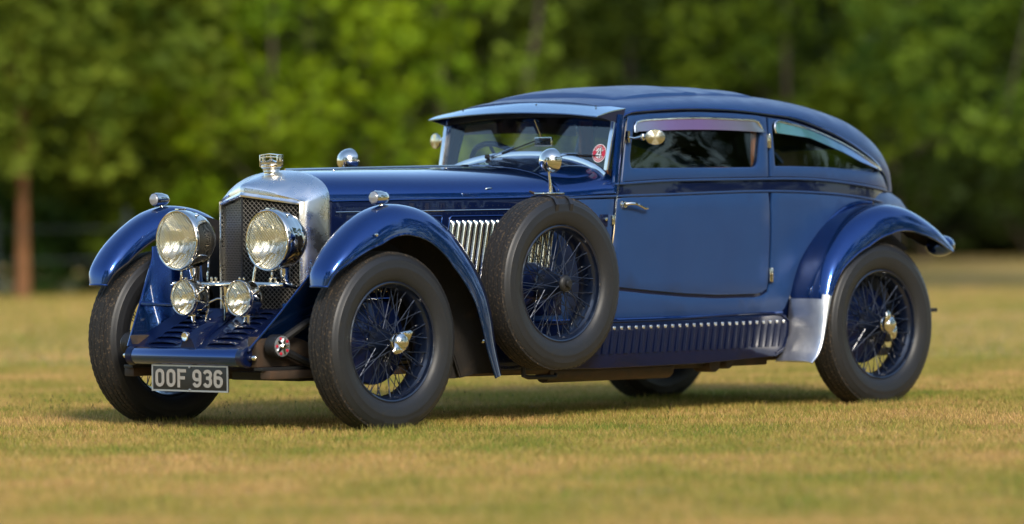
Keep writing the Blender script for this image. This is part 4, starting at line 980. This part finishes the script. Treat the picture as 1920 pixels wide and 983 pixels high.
for s in (1, -1):
    g = (lambda q: q) if s == 1 else (lambda q: q.flip())
    part('leaf_spring', g(MB().add(*box(-.50, .55, -.47, -.41, .285, .300)).add(*box(-.35, .40, -.47, -.41, .270, .285)).add(*box(-.22, .26, -.47, -.41, .255, .270))), 'black', car, bevel=.002)
    part('running_board_shelf', g(MB().add(*box(.72, 1.78, -.600, -.45, .455, .475))), 'navy', car)
    part('bumper_bracket', g(MB().add(*tube([(3.94, -.60, .60), (4.02, -.62, .56), (4.08, -.64, .50)], [.02, .016, .014], 8)).add(*tube([(4.02, -.66, .50), (4.08, -.64, .49), (4.10, -.66, .46)], [.022, .026, .018], 9))), 'black', car)
    part('side_floor', g(MB().add(*box(1.4, 3.1, -.60, -.05, .44, .46))), 'black', car)

# ---- inside
inn = empty('cabin', (0, 0, 0), car)
st_ = []
def seat(x, y, name='seat'):
    m_ = MB().add(*box(x, x + .50, y - .24, y + .24, .66, .80)).add(*box(x + .46, x + .58, y - .24, y + .24, .74, 1.215))
    return part(name, m_, 'tan', inn, bevel=.045)
seat(2.20, -.30); seat(2.20, .30)
part('rear_seat', MB().add(*box(3.02, 3.45, -.50, .50, .70, .82)).add(*box(3.42, 3.60, -.50, .50, .74, 1.20)), 'tan', inn, bevel=.05)
for s in (1, -1):
    g = (lambda q: q) if s == 1 else (lambda q: q.flip())
    part('door_pillar_trim', g(MB().add(*box(2.815, 2.905, -.595, -.575, 1.12, 1.465))), 'tan', inn, bevel=.006)
    part('door_trim', g(MB().add(*box(1.84, 2.85, -.560, -.545, .60, 1.19))), 'lining', inn, bevel=.006)
    part('door_trim', g(MB().add(*box(2.90, 3.55, -.560, -.545, .60, 1.17))), 'lining', inn, bevel=.006)
part('dashboard', MB().add(*box(1.80, 1.84, -.50, .50, 1.02, 1.205)), 'tan', inn, bevel=.01)
wh = MB(); cw = Vector((1.955, .303, 1.177)); nrm = Vector((.80, 0, .60)).normalized()
_, a1, a2 = frame_of(nrm)
wh.add(*tube([tuple(cw + (a1 * math.cos(t) + a2 * math.sin(t)) * .205) for t in np.linspace(0, 2 * math.pi, 48, endpoint=False)], .014, 10, closed=True))
part('steering_wheel', wh, 'navy', inn)
part('steering_column', MB().add(*tube([tuple(cw), tuple(cw - nrm * .30)], .018, 10)).add(*tube([tuple(cw - a1 * .2), tuple(cw + a1 * .2)], .008, 6)).add(*tube([tuple(cw - a2 * .2), tuple(cw + a2 * .2)], .008, 6)), 'black', inn)
mz = empty('interior_mirror', (0, 0, 0), inn)
part('mirror_stalk', MB().add(*tube([(1.835, -.01, 1.455), (1.845, -.045, 1.37)], .0045, 6)), 'chrome', mz)
part('mirror_housing', MB().add(*box(1.838, 1.850, -.118, -.002, 1.322, 1.370)), 'alu', mz, bevel=.004)
part('mirror_face', MB().add(*box(1.8505, 1.853, -.113, -.007, 1.327, 1.365)), 'mirror', mz)
part('mirror_card', MB().add(*box(1.836, 1.8375, -.113, -.007, 1.327, 1.365)), 'navy', mz)
part('mirror_clip', MB().add(*tube([(1.834, -.02, 1.36), (1.834, -.06, 1.345), (1.834, -.105, 1.36)], .0035, 6)).add(*tube([(1.834, -.10, 1.335), (1.834, -.06, 1.345), (1.834, -.02, 1.333)], .003, 6)), 'chrome', mz)
part('floor', MB().add(*box(1.7, 4.3, -.58, .58, .455, .475)), 'black', inn)
part('luggage_shelf', MB().add(*box(3.60, 4.02, -.40, .40, 1.10, 1.12)), 'lining', inn)
part('bulkhead', MB().add(*box(1.735, 1.76, -.56, .56, .5, 1.08)), 'black', inn)

# ---- door-pillar mirrors
for s in (1, -1):
    g = (lambda q: q) if s == 1 else (lambda q: q.flip())
    pm = empty('pillar_mirror', (0, 0, 0), car)
    a, c = Vector((1.868, -.600, 1.362)), Vector((1.905, -.745, 1.360))
    part('mirror_arm', g(MB().add(*tube([tuple(a), tuple(a.lerp(c, .25) + Vector((0, 0, -.006))), tuple(a.lerp(c, .5)), tuple(c - (c - a) * .30)], [.007, .006, .009, .006], 8)).add(*lathe([(.008, -.016), (.012, -.008), (.012, .008), (.008, .016)], 12, tuple(a.lerp(c, .55)), 'z')).add(*box(1.855, 1.872, -.612, -.596, 1.335, 1.392))), 'chrome', pm)
    nn = Vector((-.62, -.78, 0)).normalized() if s == 1 else Vector((-.95, -.30, 0)).normalized()
    dd_ = MB(); u_ = Vector((nn.y, -nn.x, 0))
    def rows_(prof): return [[tuple(c + nn * a_ + (u_ * math.cos(t) * 1.0 + Vector((0, 0, 1)) * math.sin(t) * .78) * r_) for t in np.linspace(0, 2 * math.pi, 32, endpoint=False)] for r_, a_ in prof]
    dd_.add(*grid(rows_([(.0001, .006), (.046, .005), (.050, .002), (.051, -.004), (.044, -.012), (.022, -.019), (.0001, -.021)]), closed_v=True))
    part('mirror_disc', g(dd_), 'mirror', pm)

# ================================================================== GROUND
def noise_col(m, stops, scale, vec_scale=(1, 1, 1), detail=8, rough=.6):
    n = m.node_tree; b = n.nodes['Principled BSDF']; tc = n.nodes.new('ShaderNodeTexCoord'); mp = n.nodes.new('ShaderNodeMapping'); mp.inputs['Scale'].default_value = vec_scale
    n.links.new(tc.outputs['Object'], mp.inputs[0]); t = n.nodes.new('ShaderNodeTexNoise'); t.inputs['Scale'].default_value = scale; t.inputs['Detail'].default_value = detail; t.inputs['Roughness'].default_value = rough
    n.links.new(mp.outputs[0], t.inputs['Vector']); r = n.nodes.new('ShaderNodeValToRGB'); cr = r.color_ramp
    while len(cr.elements) < len(stops): cr.elements.new(.5)
    for e, (p, c) in zip(cr.elements, stops): e.position = p; e.color = (*c, 1)
    n.links.new(t.outputs[0], r.inputs[0]); n.links.new(r.outputs[0], b.inputs['Base Color']); return r, t, mp, b
M['turf'] = mat('dry_turf', (.3, .2, .08), .95, spec=.1)
STOPS = [(.30, (.14, .19, .04)), (.42, (.34, .29, .07)), (.52, (.52, .35, .13)), (.62, (.60, .38, .18)), (.75, (.46, .34, .11))]
r1, t1, mp1, b1 = noise_col(M['turf'], STOPS, 1.3, detail=12, rough=.72)
n = M['turf'].node_tree
t2 = n.nodes.new('ShaderNodeTexNoise'); t2.inputs['Scale'].default_value = 45; t2.inputs['Detail'].default_value = 6; n.links.new(mp1.outputs[0], t2.inputs['Vector'])
mx = n.nodes.new('ShaderNodeMix'); mx.data_type = 'RGBA'; mx.blend_type = 'MULTIPLY'; mx.inputs[0].default_value = .55
cr2 = n.nodes.new('ShaderNodeValToRGB'); cr2.color_ramp.elements[0].position = .35; cr2.color_ramp.elements[1].position = .65; cr2.color_ramp.elements[0].color = (.45, .5, .4, 1); cr2.color_ramp.elements[1].color = (1.15, 1.1, 1.0, 1)
n.links.new(t2.outputs[0], cr2.inputs[0]); n.links.new(r1.outputs[0], mx.inputs[6]); n.links.new(cr2.outputs[0], mx.inputs[7]); n.links.new(mx.outputs[2], b1.inputs['Base Color'])
bn = n.nodes.new('ShaderNodeBump'); bn.inputs['Strength'].default_value = .8; bn.inputs['Distance'].default_value = .02; n.links.new(t2.outputs[0], bn.inputs['Height']); n.links.new(bn.outputs[0], b1.inputs['Normal'])
gm = MB()
N = 60; ext = 1500
ax = np.sign(np.linspace(-1, 1, N)) * np.abs(np.linspace(-1, 1, N)) ** 3 * ext
def gz(x, y): 
    r = math.hypot(x - 1, y); return 0 if r < 12 else .04 * math.sin(x * .13) * math.cos(y * .11) * min(1, (r - 12) / 20)
gm.add(*grid([[(x, y, gz(x, y)) for y in ax] for x in ax]))
g0 = part('field_ground', gm, 'turf', None); g0['kind'] = 'structure'

# grass blades: many short tufts in the mown field, denser near the car
def vcol_mat(name, rough=.85, transl=.35, hue=None):
    m = bpy.data.materials.new(name); m.use_nodes = True; n = m.node_tree; b = n.nodes['Principled BSDF']; b.inputs['Roughness'].default_value = rough; b.inputs['Specular IOR Level'].default_value = .12
    at = n.nodes.new('ShaderNodeAttribute'); at.attribute_name = 'tone'; n.links.new(at.outputs['Color'], b.inputs['Base Color'])
    tr = n.nodes.new('ShaderNodeBsdfTranslucent'); n.links.new(at.outputs['Color'], tr.inputs[0]); x = n.nodes.new('ShaderNodeMixShader'); x.inputs[0].default_value = transl
    n.links.new(b.outputs[0], x.inputs[1]); n.links.new(tr.outputs[0], x.inputs[2]); n.links.new(x.outputs[0], n.nodes['Material Output'].inputs[0]); return m
M['grass'] = vcol_mat('grass_blades', .8, .3); M['leaf'] = vcol_mat('leaves', .6, .30)
def np_mesh(name, V, k, m, tone):
    """V: (n*k,3) array of polygons of k corners each; tone: (n,3) colour per polygon"""
    nv = len(V); n = nv // k; me = bpy.data.meshes.new(name); me.vertices.add(nv); me.vertices.foreach_set('co', V.astype(np.float32).ravel())
    me.loops.add(nv); me.loops.foreach_set('vertex_index', np.arange(nv, dtype=np.int32)); me.polygons.add(n)
    me.polygons.foreach_set('loop_start', np.arange(0, nv, k, dtype=np.int32)); me.polygons.foreach_set('loop_total', np.full(n, k, dtype=np.int32))
    c = me.color_attributes.new('tone', 'FLOAT_COLOR', 'CORNER'); t = np.ones((nv, 4), np.float32); t[:, :3] = np.repeat(tone, k, 0); c.data.foreach_set('color', t.ravel())
    me.update(); me.materials.append(M[m]); return me
FL = np.array((0.72857194, 0.68486279, 0.0)); FL /= np.linalg.norm(FL); RL = np.array((0.68481563, -0.72866873, 0.0)); RL /= np.linalg.norm(RL)
def vn(p, sc):     # cheap smooth value noise for patches
    x, y = p[:, 0] * sc, p[:, 1] * sc; return (np.sin(x * 1.3 + 1.7 * np.sin(y * .9)) + np.sin(y * 1.7 + 1.3 * np.sin(x * 1.1 + 2)) + .6 * np.sin(x * 3.1 + y * 2.3)) / 2.6
def tufts(n, d0, d1, h, w, seed):
    g = np.random.default_rng(seed); dd = np.sqrt(g.uniform(d0**2, d1**2, n)); half = dd * .108 + .6; ss = g.uniform(-1, 1, n) * half
    base = np.array((CAM[0], CAM[1], 0)) + dd[:, None] * FL + ss[:, None] * RL
    az = g.uniform(0, np.pi, n); hh = h * g.uniform(.4, 1.2, n); t = np.stack([np.cos(az), np.sin(az), 0 * az], 1) * (w * g.uniform(.6, 1.3, n))[:, None]
    lean = np.stack([g.normal(0, .6, n), g.normal(0, .6, n), np.ones(n)], 1) * hh[:, None]
    V = np.empty((n, 3, 3)); V[:, 0] = base - t; V[:, 1] = base + t; V[:, 2] = base + lean; V[:, :2, 2] -= .004
    p = vn(base, .8) * .52 + vn(base + 7, 3.7) * .45 + vn(base + 3, 11) * .25 + .05 + g.normal(0, .33, n)
    cols = np.array([(.14, .22, .035), (.32, .30, .06), (.52, .36, .115), (.68, .41, .18)]); u = np.clip((p + 1.1) / 2.2 * 3, 0, 2.999); i = u.astype(int); f = (u - i)[:, None]
    tone = cols[i] * (1 - f) + cols[i + 1] * f; tone = tone * g.uniform(.7, 1.25, (n, 1))
    return V.reshape(-1, 3), tone
parts_ = [tufts(430000, 16, 34, .027, .0032, 1), tufts(90000, 34, 62, .035, .008, 2)]
Vg = np.vstack([q[0] for q in parts_]); Tg = np.vstack([q[1] for q in parts_])
o = part('grass', np_mesh('grass', Vg, 3, 'grass', Tg), None, None); o['kind'] = 'stuff'; thing(o, 'short parched grass of the mown field around the car', 'grass')
def ring_tufts(cx, cy, n, seed):
    g = np.random.default_rng(seed); x = cx + g.uniform(-.24, .24, n); y = cy + np.where(g.uniform(size=n) < .7, -1, 1) * g.uniform(.075, .16, n); h = g.uniform(.02, .05, n)
    b = np.stack([x, y, 0 * x - .003], 1); az = g.uniform(0, np.pi, n); t = np.stack([np.cos(az), np.sin(az), 0 * az], 1) * .0022; V = np.empty((n, 3, 3)); V[:, 0] = b - t; V[:, 1] = b + t
    V[:, 2] = b + np.stack([g.normal(0, .012, n), g.normal(0, .012, n), h], 1); c = np.array(((.20, .24, .05), (.50, .38, .12), (.34, .32, .08)))[g.integers(0, 3, n)] * g.uniform(.7, 1.2, (n, 1)); return V.reshape(-1, 3), c
rt_ = [ring_tufts(a, b_, 420, 90 + i) for i, (a, b_) in enumerate(((0, -.745), (3.549, -.745), (0, .745), (3.549, .745)))]
o = part('grass', np_mesh('grass', np.vstack([q[0] for q in rt_]), 3, 'grass', np.vstack([q[1] for q in rt_])), None, None); o['kind'] = 'stuff'; thing(o, 'longer grass blades left standing against the four tyres', 'grass')
# a few taller weeds with seed heads behind the car
g = np.random.default_rng(5); Wm = []; Wt = []
for k in range(150):
    x, y = (g.uniform(.0, 2.6), g.uniform(.6, 3.2)) if k < 110 else (g.uniform(-1.5, 4), g.uniform(-1.2, .2))
    h = g.uniform(.03, .085) * (1 if k < 110 else .5); a = g.uniform(0, 6.28); lx, ly = g.normal(0, .012, 2); u = np.array((.69, -.73, 0))
    b0 = np.array((x, y, 0)); tp = b0 + np.array((lx, ly, h)); Wm += [b0 - u * .0012, b0 + u * .0012, tp]; Wt.append((.10, .13, .04))
    for q in range(3):
        c = tp + g.normal(0, .004, 3) - np.array((0, 0, .006 * q)); Wm += [c - u * .0028, c + u * .0028, c + np.array((0, 0, .009))]; Wt.append((.12, .09, .05) if k % 2 else (.10, .14, .04))
o = part('weeds', np_mesh('weeds', np.array(Wm), 3, 'grass', np.array(Wt)), None, None); o['kind'] = 'stuff'; thing(o, 'thin dark weed stalks with seed heads growing behind the car', 'weeds')

# ================================================================== TREES
M['bark'] = mat('bark', (.10, .075, .05), .9, noise=(7, (.05, .04, .03), .4, .7), bump=(22, .8, .02))
M['barkred'] = mat('reddish_bark', (.22, .095, .035), .85, noise=(3, (.12, .055, .022), .35, .7), bump=(18, .6, .015))
def leaves(clumps, per, size, tone, seed, flat=.55):
    g = np.random.default_rng(seed); C_ = []; T_ = []
    for (c, r) in clumps:
        n = int(per * (r ** 2) * g.uniform(.7, 1.3)) + 6
        v = g.normal(0, 1, (n, 3)); v /= np.linalg.norm(v, axis=1)[:, None]; rad = r * g.uniform(.35, 1.0, n) ** .6
        p = np.array(c) + v * rad[:, None] * np.array((1, 1, flat + .2)); C_.append(p); T_.append(np.full(n, g.normal(0, .22)))
    P = np.vstack(C_); q = np.concatenate(T_); n = len(P); a = g.normal(0, 1, (n, 3)); a[:, 2] *= .6; a /= np.linalg.norm(a, axis=1)[:, None]; b = np.cross(a, g.normal(0, 1, (n, 3))); b /= np.linalg.norm(b, axis=1)[:, None]
    sz = (size * g.uniform(.6, 1.35, n))[:, None]; V = np.empty((n, 4, 3)); V[:, 0] = P - a * sz; V[:, 1] = P + b * sz * .45; V[:, 2] = P + a * sz; V[:, 3] = P - b * sz * .45
    lo, hi = np.array(tone[0]), np.array(tone[1]); u = np.clip(.5 + q + g.normal(0, .22, n), 0, 1)[:, None]
    return V.reshape(-1, 3), lo * (1 - u) + hi * u
def tree(x, y, H, cr, low, trunk_r, tone, label, seed, bark='bark', name='tree', nclump=70, per=260, size=.12, lean=(0, 0), group=None, bias=None, extra=()):
    g = np.random.default_rng(seed); t = empty(name, (x, y, 0)); thing(t, label, 'tree', group)
    P = resample([(0, 0, -.1), (lean[0] * .3 + g.normal(0, .05), lean[1] * .3, H * .3), (lean[0] * .7, lean[1] * .7 + g.normal(0, .1), H * .6), (lean[0], lean[1], H * .92)], 14)
    tb_ = MB().add(*tube([tuple(q) for q in P], [trunk_r * (1.5 if i == 0 else 1.12 if i == 1 else 1 - .85 * i / 13) for i in range(14)], 10))
    part('trunk', tb_, bark, t)
    cl = []; limbs = MB()
    for k in range(nclump):
        u = g.uniform(0, 1); z = lerp(low, H, u); rmax = cr * math.sin(math.pi * min(.97, .22 + .72 * u)) ** .7
        a = g.uniform(0, 2 * math.pi); rr2 = rmax * g.uniform(.2, 1) ** .6; c = np.array((rr2 * math.cos(a), rr2 * math.sin(a), z)) + np.array((*lean, 0)) * (z / H)
        if bias is not None and g.uniform() < .5 and z > 4.5: c[2] = lerp(low, 4.5, g.uniform())
        cl.append((c, g.uniform(.35, .75) * cr / 2.6))
        if k % 4 == 0:
            s_ = P[int(np.clip((z - .8) / H * 14, 2, 12))]; m_ = (s_ + c) / 2 + np.array((0, 0, .25)); limbs.add(*tube([tuple(s_), tuple(m_), tuple(c)], [trunk_r * .32, trunk_r * .2, trunk_r * .07], 6))
    cl += [(np.array(q[:3]), q[3]) for q in extra]
    part('limb', limbs, bark, t, stuff=True)
    V, T = leaves(cl, per, size, tone, seed + 1); part('crown', np_mesh('crown', V, 4, 'leaf', T), None, t, stuff=True)
    return t
BRIGHT = ((.11, .20, .006), (.27, .36, .010)); MIDT = ((.033, .062, .005), (.095, .14, .010)); DARK = ((.010, .019, .003), (.030, .045, .006)); OLIVE = ((.040, .065, .006), (.115, .14, .015)); BLUEG = ((.035, .085, .016), (.09, .17, .03))  # BRIGHT holds sunlit foliage, DARK shaded depth, both put into the leaf colour
def WP(s, dist): q = np.array((CAM[0], CAM[1])) + dist * FL[:2] + s * RL[:2]; return float(q[0]), float(q[1])     # metres across, metres out along the field
tree(*WP(-5.46, 58.7), 8.5, 2.7, 1.5, .068, ((.08, .13, .012), (.21, .26, .025)), 'slim tree with bare reddish trunk at the left edge of the field', 21, 'barkred', nclump=120, bias=1, size=.10, extra=[(-.35 + g_ * .25 - .4, -.5 + .2 * math.sin(g_ * 2), 1.95 + .17 * (g_ * 7 % 11), .5) for g_ in range(11)])
tree(*WP(-4.1, 62.5), 9, 3.0, 1.1, .16, ((.075, .125, .012), (.19, .25, .025)), 'dull green broad tree behind and right of the reddish trunk', 22, nclump=90, bias=1)
tree(*WP(-2.75, 60.5), 8, 1.9, .7, .045, BRIGHT, 'bright yellow-green young tree left of the radiator cap', 23, nclump=80, bias=1, size=.10)
tree(*WP(-1.75, 62.0), 8.5, 1.8, .9, .045, BRIGHT, 'bright yellow-green young tree above the bonnet and far mirror', 24, nclump=75, bias=1, size=.10)
tree(*WP(-.9, 68), 10, 2.6, .8, .06, ((.026, .045, .004), (.080, .105, .009)), 'olive green tree behind the front edge of the car roof', 25, nclump=85, bias=1)
tree(*WP(.15, 64), 6, 1.1, .6, .06, ((.12, .20, .014), (.24, .33, .03)), 'slender lighter sapling behind the windscreen visor', 26, nclump=34, bias=1, size=.09)
tree(*WP(1.6, 72), 11, 3.0, .9, .06, ((.022, .042, .004), (.075, .105, .008)), 'mid green tree rising behind the middle of the roof', 27, nclump=90, bias=1)
tree(*WP(3.7, 70), 10, 2.0, 1.7, .05, ((.07, .12, .008), (.17, .23, .015)), 'lighter leafy tree above the rear of the roof', 28, nclump=70, bias=1, size=.11)
tree(*WP(5.4, 74), 11, 2.8, 1.0, .05, ((.014, .028, .004), (.045, .070, .008)), 'olive tree between the lighter tree and the hanging branches', 29, nclump=80, bias=1)
tree(*WP(7.0, 60), 9.5, 2.9, 1.6, .12, ((.04, .085, .008), (.16, .24, .02)), 'tree with low hanging leafy branches at the right edge', 30, nclump=85, bias=1, lean=(-.4, .2), size=.10, extra=[(-1.4 + .8 * math.sin(q_ * 2.1), -.8 + .5 * math.cos(q_ * 1.7), 1.75 + .22 * q_, .42) for q_ in range(9)])
def shrub(x, y, H, r, tone, label, seed, n=26):
    g = np.random.default_rng(seed); t = empty('shrub', (x, y, 0)); thing(t, label, 'shrub')
    st = MB(); cl = []
    for k in range(n):
        a = g.uniform(0, 6.28); rr_ = r * g.uniform(0, 1) ** .6; z = H * g.uniform(.12, 1) * (1 - .35 * rr_ / r); c = np.array((rr_ * math.cos(a), rr_ * math.sin(a), z)); cl.append((c, .38 * g.uniform(.6, 1.2)))
        if k % 4 == 0: st.add(*tube([(0, 0, -.05), tuple(c * .5 + np.array((0, 0, .1))), tuple(c)], [.03, .02, .008], 5))
    part('stem', st, 'bark', t, stuff=True); V, T = leaves(cl, 420, .085, tone, seed + 1, .6); part('foliage', np_mesh('foliage', V, 4, 'leaf', T), None, t, stuff=True)
shrub(*WP(-6.3, 61), 1.9, 1.0, BLUEG, 'blue-green shrub left of the reddish trunk', 41)
shrub(*WP(-4.9, 62), 1.7, .9, BLUEG, 'blue-green shrub just right of the reddish trunk', 42)
shrub(*WP(-3.9, 61), 1.5, .9, MIDT, 'mid green shrub behind the far front wing', 43)
shrub(*WP(-2.9, 64), 1.7, 1.0, OLIVE, 'olive shrub behind the radiator', 44)
shrub(*WP(4.9, 84), 2.3, 1.5, DARK, 'dark shrub behind the rear of the car body', 45, 40)
shrub(*WP(6.6, 85), 2.5, 1.6, DARK, 'dark shrub right of the rear wing tail', 46, 40)
shrub(*WP(8.4, 84), 2.4, 1.5, DARK, 'dark shrub at the right edge of the field', 47, 40)
# the wood behind, one mass
g = np.random.default_rng(77); cl = []
for k in range(1000):
    s_, dd_, z = g.uniform(-34, 34), g.uniform(88, 99), g.uniform(0, 1) ** 1.4 * 12 + .4
    x, y = WP(s_, dd_); cl.append(((x, y, z), g.uniform(1.0, 2.0)))
for k in range(420):
    x, y = WP(g.uniform(-11, 13), g.uniform(88, 98)); cl.append(((x, y, g.uniform(.4, 6.5)), g.uniform(.9, 1.5)))
V, T = leaves(cl, 60, .26, ((.009, .017, .003), (.034, .050, .007)), 78)
o = part('woodland', np_mesh('woodland', V, 4, 'leaf', T), None, None); o['kind'] = 'stuff'; thing(o, 'dark dense wood closing the view behind the trees', 'wood')
# field-edge fence on the left
fe = empty('fence', (*WP(-5.2, 60.2), 0)); thing(fe, 'dark rail fence at the field edge behind the reddish trunk', 'fence')
M['rail'] = mat('fence_rail', (.05, .07, .07), .5)
for k in range(4):
    a_ = np.array((*WP(-7.4 + k * 1.5, 60.2), 0)) - np.array((*WP(-5.2, 60.2), 0)); part('post', MB().add(*tube([tuple(a_), tuple(a_ + np.array((0, 0, 1.0)))], .035, 8)), 'rail', fe)
a_ = np.array((*WP(-7.4, 60.2), 0)) - np.array((*WP(-5.2, 60.2), 0)); c_ = np.array((*WP(-2.9, 60.2), 0)) - np.array((*WP(-5.2, 60.2), 0))
for z in (.76, .40): part('rail', MB().add(*tube([tuple(a_ + np.array((0, 0, z))), tuple(c_ + np.array((0, 0, z)))], .014, 8)), 'rail', fe)
# trees on the near side of the field (behind the photographer): what the paintwork mirrors
src = tree(-50, -20, 11, 3.6, 1.0, .2, MIDT, 'tree on the near side of the field far to the left of the car', 60, nclump=90, per=130, size=.17)
SIDE = lambda x, y: 'to the left of' if x < -22 else ('to the right of' if x > 4 else 'straight behind')
spots = [(-27, -6, 1.6), (-32, -13, 1.8), (-27, -24, 1.25), (-14, -31, .75), (-3, -29, 1.5), (7, -30, 1.8), (17, -27, 1.5), (-31, 4, 1.7), (25, -19, 1.6), (-20, -31, .7), (2, -35, 1.7), (30, -10, 1.4), (-36, -20, 1.5), (-38, -42, .9), (-46, -33, 1.1), (-27, -49, 1.0), (-14, -40, .8), (6, -52, 1.1), (-3, -47, .9), (17, -45, 1.0), (28, -38, 1.1), (-52, -6, 1.0), (-54, 10, 1.2), (36, -24, 1.0), (-33, -47, .7)]
for i, (x, y, k) in enumerate(spots):
    c = copy_tree(src); c.location = (x, y, 0); c.scale = (k, k, k); c.rotation_euler = (0, 0, i * 1.3); c['label'] = f'tall green tree on the near field edge {SIDE(x, y)} the photographer, ' + ('wide' if k > 1.2 else 'smaller') + ' crown'; c['group'] = 'trees behind the photographer'
src['group'] = 'trees behind the photographer'; src['label'] = f'tall green tree on the near field edge {SIDE(x, y)} the photographer, ' + ('wide' if k > 1.2 else 'smaller') + ' crown'
